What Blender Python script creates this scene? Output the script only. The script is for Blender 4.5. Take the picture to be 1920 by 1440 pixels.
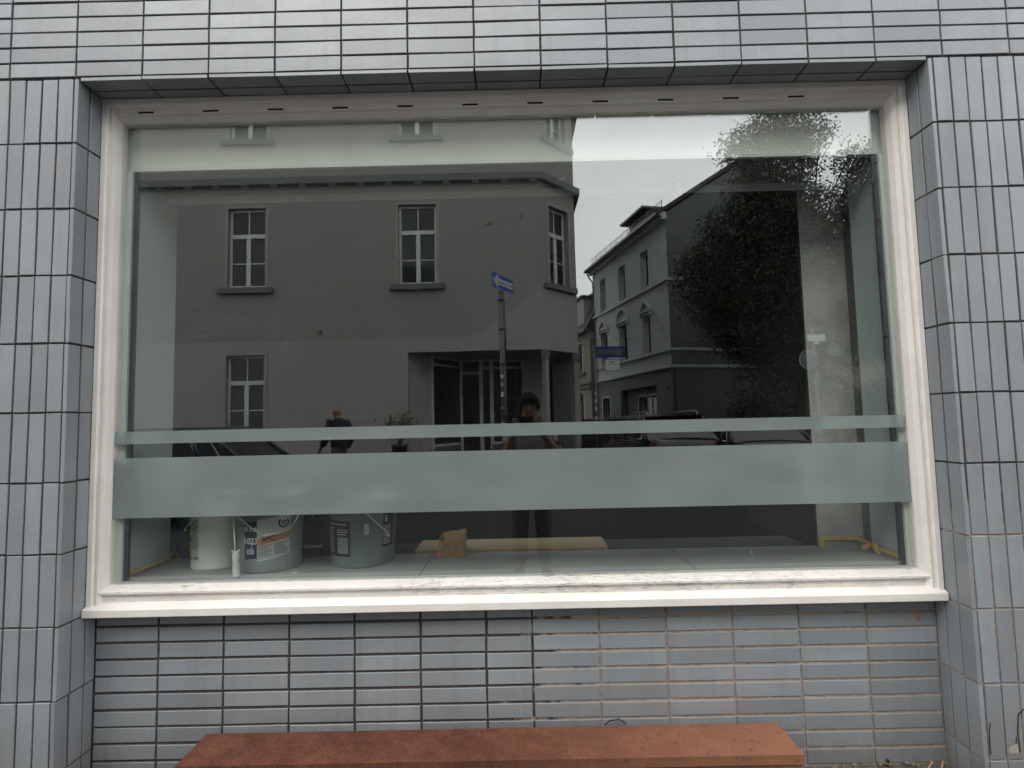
import bpy, bmesh, math, random
from mathutils import Vector, Matrix, noise as mnoise
import numpy as np

random.seed(7)
RNG = np.random.default_rng(7)
SC = bpy.context.scene
for o in list(bpy.data.objects):
    bpy.data.objects.remove(o)
COL = SC.collection
PI = math.pi

# ------------------------------------------------------------------ camera
cd = bpy.data.cameras.new('camera')
cam = bpy.data.objects.new('camera', cd)
COL.objects.link(cam)
cd.sensor_fit = 'HORIZONTAL'
cd.sensor_width = 36.0
cd.lens = 18.673
cd.clip_start = 0.02
cd.clip_end = 500.0
cr, cu, cf = Vector((0.999742, 0.005965, -0.021934)), Vector((0.022299, -0.070252, 0.99728)), Vector((-0.004408, 0.997511, 0.070367))
cam.matrix_world = Matrix(((cr.x, cu.x, -cf.x, 1.6235), (cr.y, cu.y, -cf.y, -1.9005), (cr.z, cu.z, -cf.z, 1.2947), (0, 0, 0, 1)))
SC.camera = cam

# ------------------------------------------------------------------ sky, sun, exposure
SUN_ELEV = math.radians(42)
SUN_AZ = math.radians(200)          # compass style: 0 = +y, clockwise
world = bpy.data.worlds.new('World')
SC.world = world
world.use_nodes = True
wn, wl = world.node_tree.nodes, world.node_tree.links
wn.clear()
w_out = wn.new('ShaderNodeOutputWorld')
w_bg = wn.new('ShaderNodeBackground')
w_sky = wn.new('ShaderNodeTexSky')
w_sky.sky_type = 'NISHITA'
w_sky.sun_disc = False
w_sky.sun_elevation = SUN_ELEV
w_sky.sun_rotation = SUN_AZ
w_sky.altitude = 50
w_sky.air_density = 1.0
w_sky.dust_density = 1.0
w_sky.ozone_density = 1.0
w_hsv = wn.new('ShaderNodeHueSaturation')       # overcast: nearly colourless
w_hsv.inputs['Saturation'].default_value = 0.22
w_bg.inputs['Strength'].default_value = 0.12
w_tc = wn.new('ShaderNodeTexCoord')
w_ns = wn.new('ShaderNodeTexNoise')            # soft cloud cover
w_ns.inputs['Scale'].default_value = 2.2
w_ns.inputs['Detail'].default_value = 5
w_cl = wn.new('ShaderNodeMapRange')
w_cl.inputs['From Min'].default_value = 0.3
w_cl.inputs['From Max'].default_value = 0.7
w_cl.inputs['To Min'].default_value = 8.2
w_cl.inputs['To Max'].default_value = 12.4
w_mx = wn.new('ShaderNodeMix')
w_mx.data_type = 'RGBA'
w_mx.inputs[0].default_value = 0.7
wl.new(w_tc.outputs['Generated'], w_ns.inputs['Vector'])
wl.new(w_ns.outputs['Fac'], w_cl.inputs['Value'])
wl.new(w_sky.outputs['Color'], w_hsv.inputs['Color'])
wl.new(w_hsv.outputs['Color'], w_mx.inputs[6])
wl.new(w_cl.outputs['Result'], w_mx.inputs[7])
wl.new(w_mx.outputs[2], w_bg.inputs['Color'])
wl.new(w_bg.outputs['Background'], w_out.inputs['Surface'])

sd = bpy.data.lights.new('sun', 'SUN')
sd.energy = 0.8
sd.angle = math.radians(35)
sd.color = (1.0, 0.96, 0.9)
sun = bpy.data.objects.new('sun', sd)
COL.objects.link(sun)
sdir = Vector((math.sin(SUN_AZ) * math.cos(SUN_ELEV), math.cos(SUN_AZ) * math.cos(SUN_ELEV), math.sin(SUN_ELEV)))
sun.rotation_euler = sdir.to_track_quat('Z', 'Y').to_euler()
sun.location = (0, -20, 30)

SC.view_settings.view_transform = 'Standard'
SC.view_settings.look = 'None'
SC.view_settings.gamma = 1.0
SC.view_settings.use_curve_mapping = False
SC.view_settings.exposure = 1.25
SC.render.engine = 'CYCLES'
cy = SC.cycles
cy.use_denoising = True
cy.max_bounces = 10
cy.diffuse_bounces = 4
cy.glossy_bounces = 4
cy.transmission_bounces = 6
cy.transparent_max_bounces = 24
cy.caustics_reflective = False
cy.caustics_refractive = False
cy.sample_clamp_indirect = 6.0


# ------------------------------------------------------------------ materials
def nmat(name):
    m = bpy.data.materials.new(name)
    m.use_nodes = True
    nt = m.node_tree
    nt.nodes.clear()
    out = nt.nodes.new('ShaderNodeOutputMaterial')
    return m, nt.nodes, nt.links, out


def ramp(nodes, stops, interp='LINEAR'):
    r = nodes.new('ShaderNodeValToRGB')
    r.color_ramp.interpolation = interp
    e = r.color_ramp.elements
    while len(e) < len(stops):
        e.new(0.5)
    for i, (p, c) in enumerate(stops):
        e[i].position = p
        e[i].color = (c[0], c[1], c[2], 1) if not isinstance(c, (int, float)) else (c, c, c, 1)
    return r


def coords(nodes, links, scale=(1, 1, 1), obj=False):
    if obj:
        t = nodes.new('ShaderNodeTexCoord')
        src = t.outputs['Object']
    else:
        t = nodes.new('ShaderNodeNewGeometry')
        src = t.outputs['Position']
    mp = nodes.new('ShaderNodeMapping')
    mp.inputs['Scale'].default_value = scale
    links.new(src, mp.inputs['Vector'])
    return mp.outputs['Vector']


def tex_noise(nodes, links, vec, scale, detail=5, rough=0.55):
    n = nodes.new('ShaderNodeTexNoise')
    n.inputs['Scale'].default_value = scale
    n.inputs['Detail'].default_value = detail
    n.inputs['Roughness'].default_value = rough
    links.new(vec, n.inputs['Vector'])
    return n.outputs['Fac']


def mixc(nodes, links, fac, a, b, mode='MIX'):
    x = nodes.new('ShaderNodeMix')
    x.data_type = 'RGBA'
    x.blend_type = mode
    for sock, v in ((x.inputs[0], fac), (x.inputs[6], a), (x.inputs[7], b)):
        if isinstance(v, (int, float)):
            sock.default_value = v
        elif isinstance(v, tuple):
            sock.default_value = (v[0], v[1], v[2], 1)
        else:
            links.new(v, sock)
    return x.outputs[2]


def M(name, col, rough=0.6, var=0.12, vscale=6.0, spec=0.5, metal=0.0, bump=0.0, bscale=60.0, stretch=(1, 1, 1), rnd=0.0, ior=1.5, coat=0.0, speck=None, dirt=None):
    """general procedural surface: colour with soft variation, optional grain relief, specks and dirt"""
    m, n, l, out = nmat(name)
    b = n.new('ShaderNodeBsdfPrincipled')
    b.inputs['Roughness'].default_value = rough
    b.inputs['Specular IOR Level'].default_value = spec
    b.inputs['IOR'].default_value = ior
    b.inputs['Metallic'].default_value = metal
    b.inputs['Coat Weight'].default_value = coat
    b.inputs['Coat Roughness'].default_value = 0.08
    vec = coords(n, l, stretch)
    f = tex_noise(n, l, vec, vscale)
    lo = tuple(max(0.0, c * (1 - var)) for c in col)
    hi = tuple(min(1.0, c * (1 + var)) for c in col)
    r = ramp(n, [(0.3, lo), (0.7, hi)])
    l.new(f, r.inputs['Fac'])
    c = r.outputs['Color']
    if rnd:
        oi = n.new('ShaderNodeObjectInfo')
        mr = n.new('ShaderNodeMapRange')
        mr.inputs['To Min'].default_value = 1 - rnd
        mr.inputs['To Max'].default_value = 1 + rnd
        l.new(oi.outputs['Random'], mr.inputs['Value'])
        c = mixc(n, l, 1.0, c, mr.outputs['Result'], 'MULTIPLY')
    if speck:
        sc_, thr, scol = speck
        f2 = tex_noise(n, l, vec, sc_, 2, 0.5)
        r2 = ramp(n, [(thr, 0.0), (thr + 0.03, 1.0)])
        l.new(f2, r2.inputs['Fac'])
        c = mixc(n, l, r2.outputs['Color'], c, scol)
    if dirt:
        sc_, thr, dcol, amt = dirt
        f3 = tex_noise(n, l, vec, sc_, 8, 0.65)
        r3 = ramp(n, [(thr, 0.0), (thr + 0.2, amt)])
        l.new(f3, r3.inputs['Fac'])
        c = mixc(n, l, r3.outputs['Color'], c, dcol)
    l.new(c, b.inputs['Base Color'])
    if bump:
        fb = tex_noise(n, l, vec, bscale, 6, 0.6)
        bp = n.new('ShaderNodeBump')
        bp.inputs['Strength'].default_value = bump
        bp.inputs['Distance'].default_value = 0.01
        l.new(fb, bp.inputs['Height'])
        l.new(bp.outputs['Normal'], b.inputs['Normal'])
    l.new(b.outputs['BSDF'], out.inputs['Surface'])
    return m


def mat_tile(name, tint=(1, 1, 1)):
    m, n, l, out = nmat(name)
    b = n.new('ShaderNodeBsdfPrincipled')
    vec = coords(n, l)
    oi = n.new('ShaderNodeObjectInfo')
    f = tex_noise(n, l, vec, 3.0, 4)
    r = ramp(n, [(0.3, (0.236 * tint[0], 0.262 * tint[1], 0.284 * tint[2])), (0.7, (0.280 * tint[0], 0.306 * tint[1], 0.323 * tint[2]))])
    l.new(f, r.inputs['Fac'])
    mr = n.new('ShaderNodeMapRange')
    mr.inputs['To Min'].default_value = 0.84
    mr.inputs['To Max'].default_value = 1.10
    l.new(oi.outputs['Random'], mr.inputs['Value'])
    c = mixc(n, l, 1.0, r.outputs['Color'], mr.outputs['Result'], 'MULTIPLY')
    # warm grey film of city dirt in soft patches
    fd = tex_noise(n, l, coords(n, l, (1, 1, 1.6)), 5.0, 4, 0.55)
    rd = ramp(n, [(0.42, 0.0), (0.8, 0.45)])
    l.new(fd, rd.inputs['Fac'])
    c = mixc(n, l, rd.outputs['Color'], c, (0.21, 0.205, 0.20))
    # rain streaks
    fk = tex_noise(n, l, coords(n, l, (22, 22, 0.9)), 1.0, 6, 0.65)
    rk = ramp(n, [(0.5, 0.0), (0.72, 0.30)])
    l.new(fk, rk.inputs['Fac'])
    c = mixc(n, l, rk.outputs['Color'], c, (0.155, 0.155, 0.15))
    # small dark chips and specks
    fs = tex_noise(n, l, vec, 120.0, 2, 0.5)
    rs = ramp(n, [(0.735, 0.0), (0.76, 0.8)])
    l.new(fs, rs.inputs['Fac'])
    c = mixc(n, l, rs.outputs['Color'], c, (0.05, 0.045, 0.04))
    fw = tex_noise(n, l, coords(n, l, (0.6, 0.6, 2)), 55.0, 3, 0.6)
    rw = ramp(n, [(0.76, 0.0), (0.80, 0.22)])
    l.new(fw, rw.inputs['Fac'])
    c = mixc(n, l, rw.outputs['Color'], c, (0.42, 0.42, 0.41))
    # splash dirt low on the wall
    sx = n.new('ShaderNodeSeparateXYZ')
    l.new(coords(n, l), sx.inputs['Vector'])
    hz = n.new('ShaderNodeMapRange')
    hz.inputs['From Min'].default_value = 0.32
    hz.inputs['From Max'].default_value = 0.0
    l.new(sx.outputs['Z'], hz.inputs['Value'])
    fz = tex_noise(n, l, coords(n, l, (1.5, 1.5, 0.7)), 14.0, 7, 0.7)
    mz = n.new('ShaderNodeMath')
    mz.operation = 'MULTIPLY'
    l.new(hz.outputs['Result'], mz.inputs[0])
    l.new(fz, mz.inputs[1])
    c = mixc(n, l, mz.outputs[0], c, (0.12, 0.10, 0.085))
    l.new(c, b.inputs['Base Color'])
    rr = ramp(n, [(0.3, 0.34), (0.75, 0.40)])
    l.new(fd, rr.inputs['Fac'])
    l.new(rr.outputs['Color'], b.inputs['Roughness'])
    b.inputs['IOR'].default_value = 1.6
    fb = tex_noise(n, l, vec, 9.0, 3)
    fb2 = tex_noise(n, l, vec, 220.0, 3)
    ad = n.new('ShaderNodeMath')
    ad.operation = 'MULTIPLY_ADD'
    ad.inputs[1].default_value = 0.06
    l.new(fb2, ad.inputs[0])
    l.new(fb, ad.inputs[2])
    bp = n.new('ShaderNodeBump')
    bp.inputs['Strength'].default_value = 0.25
    bp.inputs['Distance'].default_value = 0.004
    l.new(ad.outputs[0], bp.inputs['Height'])
    l.new(bp.outputs['Normal'], b.inputs['Normal'])
    l.new(b.outputs['BSDF'], out.inputs['Surface'])
    return m


def mat_mortar():
    """dark old pointing, replaced in places (right side, low) by pale sandy repair mortar"""
    m, n, l, out = nmat('mortar')
    b = n.new('ShaderNodeBsdfPrincipled')
    b.inputs['Roughness'].default_value = 0.9
    vec = coords(n, l)
    f = tex_noise(n, l, vec, 40.0, 5)
    dark = ramp(n, [(0.3, (0.036, 0.032, 0.029)), (0.75, (0.095, 0.082, 0.073))])
    l.new(f, dark.inputs['Fac'])
    pale = ramp(n, [(0.3, (0.27, 0.215, 0.175)), (0.75, (0.47, 0.395, 0.325))])
    l.new(f, pale.inputs['Fac'])
    s = n.new('ShaderNodeSeparateXYZ')
    l.new(vec, s.inputs['Vector'])
    fx = n.new('ShaderNodeMapRange')
    fx.inputs['From Min'].default_value = 1.15
    fx.inputs['From Max'].default_value = 2.35
    l.new(s.outputs['X'], fx.inputs['Value'])
    fz = n.new('ShaderNodeMapRange')
    fz.inputs['From Min'].default_value = 1.35
    fz.inputs['From Max'].default_value = 0.50
    l.new(s.outputs['Z'], fz.inputs['Value'])
    mu = n.new('ShaderNodeMath')
    mu.operation = 'MULTIPLY'
    l.new(fx.outputs['Result'], mu.inputs[0])
    l.new(fz.outputs['Result'], mu.inputs[1])
    f2 = tex_noise(n, l, vec, 9.0, 5, 0.7)
    ad = n.new('ShaderNodeMath')
    ad.operation = 'MULTIPLY_ADD'
    l.new(f2, ad.inputs[0])
    ad.inputs[1].default_value = 1.6
    m13 = n.new('ShaderNodeMath')
    m13.operation = 'MULTIPLY'
    m13.inputs[1].default_value = 1.35
    l.new(mu.outputs[0], m13.inputs[0])
    l.new(m13.outputs[0], ad.inputs[2])
    th = ramp(n, [(0.0, 0.0), (1.0, 1.0)])
    mr = n.new('ShaderNodeMapRange')
    mr.inputs['From Min'].default_value = 1.36
    mr.inputs['From Max'].default_value = 1.50
    l.new(ad.outputs[0], mr.inputs['Value'])
    c = mixc(n, l, mr.outputs['Result'], dark.outputs['Color'], pale.outputs['Color'])
    l.new(c, b.inputs['Base Color'])
    bp = n.new('ShaderNodeBump')
    bp.inputs['Strength'].default_value = 0.6
    bp.inputs['Distance'].default_value = 0.004
    fb = tex_noise(n, l, vec, 160.0, 4)
    l.new(fb, bp.inputs['Height'])
    l.new(bp.outputs['Normal'], b.inputs['Normal'])
    l.new(b.outputs['BSDF'], out.inputs['Surface'])
    return m


def mat_paint(name, vertical=False, crack=0.56, lift=1.0):
    """old cream gloss paint on wood, cracked along the grain"""
    m, n, l, out = nmat(name)
    b = n.new('ShaderNodeBsdfPrincipled')
    b.inputs['Roughness'].default_value = 0.42
    vec = coords(n, l)
    f = tex_noise(n, l, vec, 5.0, 6)
    r = ramp(n, [(0.3, (0.72 * lift, 0.68 * lift, 0.63 * lift)), (0.7, (0.83 * lift, 0.80 * lift, 0.75 * lift))])
    l.new(f, r.inputs['Fac'])
    c = r.outputs['Color']
    fd = tex_noise(n, l, coords(n, l, (3, 3, 30) if not vertical else (60, 60, 3)), 3.0, 6, 0.65)
    rd = ramp(n, [(0.55, 0.0), (0.8, 0.35 if lift == 1.0 else 0.12)])
    l.new(fd, rd.inputs['Fac'])
    c = mixc(n, l, rd.outputs['Color'], c, (0.36, 0.32, 0.28))
    g = coords(n, l, (26, 420, 480) if not vertical else (480, 420, 26))
    fc = tex_noise(n, l, g, 1.0, 4, 0.62)
    rc = ramp(n, [(crack, 0.0), (crack + 0.02, 1.0)])
    l.new(fc, rc.inputs['Fac'])
    fm = tex_noise(n, l, vec, 2.6, 5, 0.6)
    rm = ramp(n, [(0.40, 0.0), (0.58, 1.0)])
    l.new(fm, rm.inputs['Fac'])
    mu = n.new('ShaderNodeMath')
    mu.operation = 'MULTIPLY'
    l.new(rc.outputs['Color'], mu.inputs[0])
    l.new(rm.outputs['Color'], mu.inputs[1])
    c = mixc(n, l, mu.outputs[0], c, (0.13, 0.115, 0.10))
    l.new(c, b.inputs['Base Color'])
    bp = n.new('ShaderNodeBump')
    bp.inputs['Strength'].default_value = 0.5
    bp.inputs['Distance'].default_value = 0.002
    bp.invert = True
    l.new(fc, bp.inputs['Height'])
    l.new(bp.outputs['Normal'], b.inputs['Normal'])
    l.new(b.outputs['BSDF'], out.inputs['Surface'])
    return m


def mat_glass(name, base=0.1, tint=(0.86, 0.93, 0.90)):
    m, n, l, out = nmat(name)
    tr = n.new('ShaderNodeBsdfTransparent')
    tr.inputs['Color'].default_value = (*tint, 1)
    gl = n.new('ShaderNodeBsdfGlossy')
    gl.inputs['Roughness'].default_value = 0.0
    gl.inputs['Color'].default_value = (0.97, 1.0, 1.0, 1)
    lw = n.new('ShaderNodeLayerWeight')
    lw.inputs['Blend'].default_value = 0.5
    p = n.new('ShaderNodeMath')
    p.operation = 'POWER'
    l.new(lw.outputs['Facing'], p.inputs[0])
    p.inputs[1].default_value = 5.0
    a = n.new('ShaderNodeMath')
    a.operation = 'MULTIPLY_ADD'
    l.new(p.outputs[0], a.inputs[0])
    a.inputs[1].default_value = 1 - base
    a.inputs[2].default_value = base
    a.use_clamp = True
    wv = tex_noise(n, l, coords(n, l), 1.7, 2, 0.4)
    bp = n.new('ShaderNodeBump')
    bp.inputs['Strength'].default_value = 1.0
    bp.inputs['Distance'].default_value = 0.00028
    l.new(wv, bp.inputs['Height'])
    l.new(bp.outputs['Normal'], gl.inputs['Normal'])
    mx = n.new('ShaderNodeMixShader')
    l.new(a.outputs[0], mx.inputs[0])
    l.new(tr.outputs[0], mx.inputs[1])
    l.new(gl.outputs[0], mx.inputs[2])
    # thin film of dust and run marks
    du = n.new('ShaderNodeBsdfDiffuse')
    du.inputs['Color'].default_value = (0.6, 0.6, 0.58, 1)
    fd = tex_noise(n, l, coords(n, l, (9, 1, 1.1)), 2.4, 7, 0.7)
    rd = ramp(n, [(0.48, 0.0), (0.8, 0.0018)])
    l.new(fd, rd.inputs['Fac'])
    m3 = n.new('ShaderNodeMixShader')
    sz = n.new('ShaderNodeSeparateXYZ')
    l.new(coords(n, l), sz.inputs['Vector'])
    hz = n.new('ShaderNodeMapRange')
    hz.inputs['From Min'].default_value = 0.80
    hz.inputs['From Max'].default_value = 0.70
    hz.inputs['To Max'].default_value = 0.02
    l.new(sz.outputs['Z'], hz.inputs['Value'])
    fq = tex_noise(n, l, coords(n, l, (3, 1, 6)), 5.0, 8, 0.7)
    mq = n.new('ShaderNodeMath')
    mq.operation = 'MULTIPLY_ADD'
    l.new(hz.outputs['Result'], mq.inputs[0])
    l.new(fq, mq.inputs[1])
    l.new(rd.outputs['Color'], mq.inputs[2])
    l.new(mq.outputs[0], m3.inputs[0])
    l.new(mx.outputs[0], m3.inputs[1])
    l.new(du.outputs[0], m3.inputs[2])
    l.new(m3.outputs[0], out.inputs['Surface'])
    return m


def mat_frost():
    m, n, l, out = nmat('frosted_film')
    d = n.new('ShaderNodeBsdfDiffuse')
    vec = coords(n, l)
    f = tex_noise(n, l, vec, 2.1, 6, 0.6)
    r = ramp(n, [(0.3, (0.270, 0.330, 0.322)), (0.7, (0.335, 0.385, 0.376))])
    l.new(f, r.inputs['Fac'])
    fs = tex_noise(n, l, vec, 75.0, 1, 0.4)
    rs = ramp(n, [(0.80, 0.0), (0.82, 0.7)])
    l.new(fs, rs.inputs['Fac'])
    fw = tex_noise(n, l, coords(n, l, (2.2, 1, 7)), 1.0, 6, 0.65)
    rw = ramp(n, [(0.35, 0.90), (0.7, 1.12)])
    l.new(fw, rw.inputs['Fac'])
    cc = mixc(n, l, 1.0, r.outputs['Color'], rw.outputs['Color'], 'MULTIPLY')
    cc = mixc(n, l, rs.outputs['Color'], cc, (0.7, 0.7, 0.68))
    l.new(cc, d.inputs['Color'])
    t = n.new('ShaderNodeBsdfTranslucent')
    t.inputs['Color'].default_value = (0.60, 0.74, 0.71, 1)
    rf = n.new('ShaderNodeBsdfRefraction')
    rf.inputs['Color'].default_value = (0.86, 0.95, 0.93, 1)
    rf.inputs['Roughness'].default_value = 0.50
    rf.inputs['IOR'].default_value = 1.22
    m1 = n.new('ShaderNodeMixShader')
    m1.inputs[0].default_value = 0.80
    l.new(t.outputs[0], m1.inputs[1])
    l.new(rf.outputs[0], m1.inputs[2])
    m2 = n.new('ShaderNodeMixShader')
    m2.inputs[0].default_value = 0.56
    l.new(m1.outputs[0], m2.inputs[1])
    l.new(d.outputs[0], m2.inputs[2])
    l.new(m2.outputs[0], out.inputs['Surface'])
    return m


def mat_rust():
    m, n, l, out = nmat('corten_rust')
    b = n.new('ShaderNodeBsdfPrincipled')
    b.inputs['Roughness'].default_value = 0.62
    vec = coords(n, l)
    f = tex_noise(n, l, vec, 9.0, 10, 0.76)
    r = ramp(n, [(0.30, (0.055, 0.018, 0.010)), (0.5, (0.118, 0.037, 0.019)), (0.70, (0.195, 0.072, 0.037))])
    l.new(f, r.inputs['Fac'])
    f2 = tex_noise(n, l, vec, 130.0, 5, 0.75)
    r2 = ramp(n, [(0.3, 0.40), (0.7, 1.45)])
    l.new(f2, r2.inputs['Fac'])
    c = mixc(n, l, 1.0, r.outputs['Color'], r2.outputs['Color'], 'MULTIPLY')
    s = n.new('ShaderNodeSeparateXYZ')
    l.new(vec, s.inputs['Vector'])
    mr = n.new('ShaderNodeMapRange')
    mr.inputs['From Min'].default_value = 1.5
    mr.inputs['From Max'].default_value = 2.6
    mr.inputs['To Max'].default_value = 0.5
    l.new(s.outputs['X'], mr.inputs['Value'])
    c = mixc(n, l, mr.outputs['Result'], c, (0.40, 0.185, 0.10))
    f3 = tex_noise(n, l, vec, 42.0, 3, 0.5)
    r3 = ramp(n, [(0.62, 0.0), (0.66, 0.8)])
    l.new(f3, r3.inputs['Fac'])
    c = mixc(n, l, r3.outputs['Color'], c, (0.10, 0.045, 0.03))
    l.new(c, b.inputs['Base Color'])
    bp = n.new('ShaderNodeBump')
    bp.inputs['Strength'].default_value = 0.5
    bp.inputs['Distance'].default_value = 0.003
    l.new(f2, bp.inputs['Height'])
    l.new(bp.outputs['Normal'], b.inputs['Normal'])
    l.new(b.outputs['BSDF'], out.inputs['Surface'])
    return m


def mat_leaf(name, stops):
    m, n, l, out = nmat(name)
    b = n.new('ShaderNodeBsdfPrincipled')
    b.inputs['Roughness'].default_value = 0.6
    vec = coords(n, l)
    f = tex_noise(n, l, vec, 2.2, 6, 0.7)
    r = ramp(n, stops)
    l.new(f, r.inputs['Fac'])
    l.new(r.outputs['Color'], b.inputs['Base Color'])
    l.new(b.outputs['BSDF'], out.inputs['Surface'])
    return m


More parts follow.
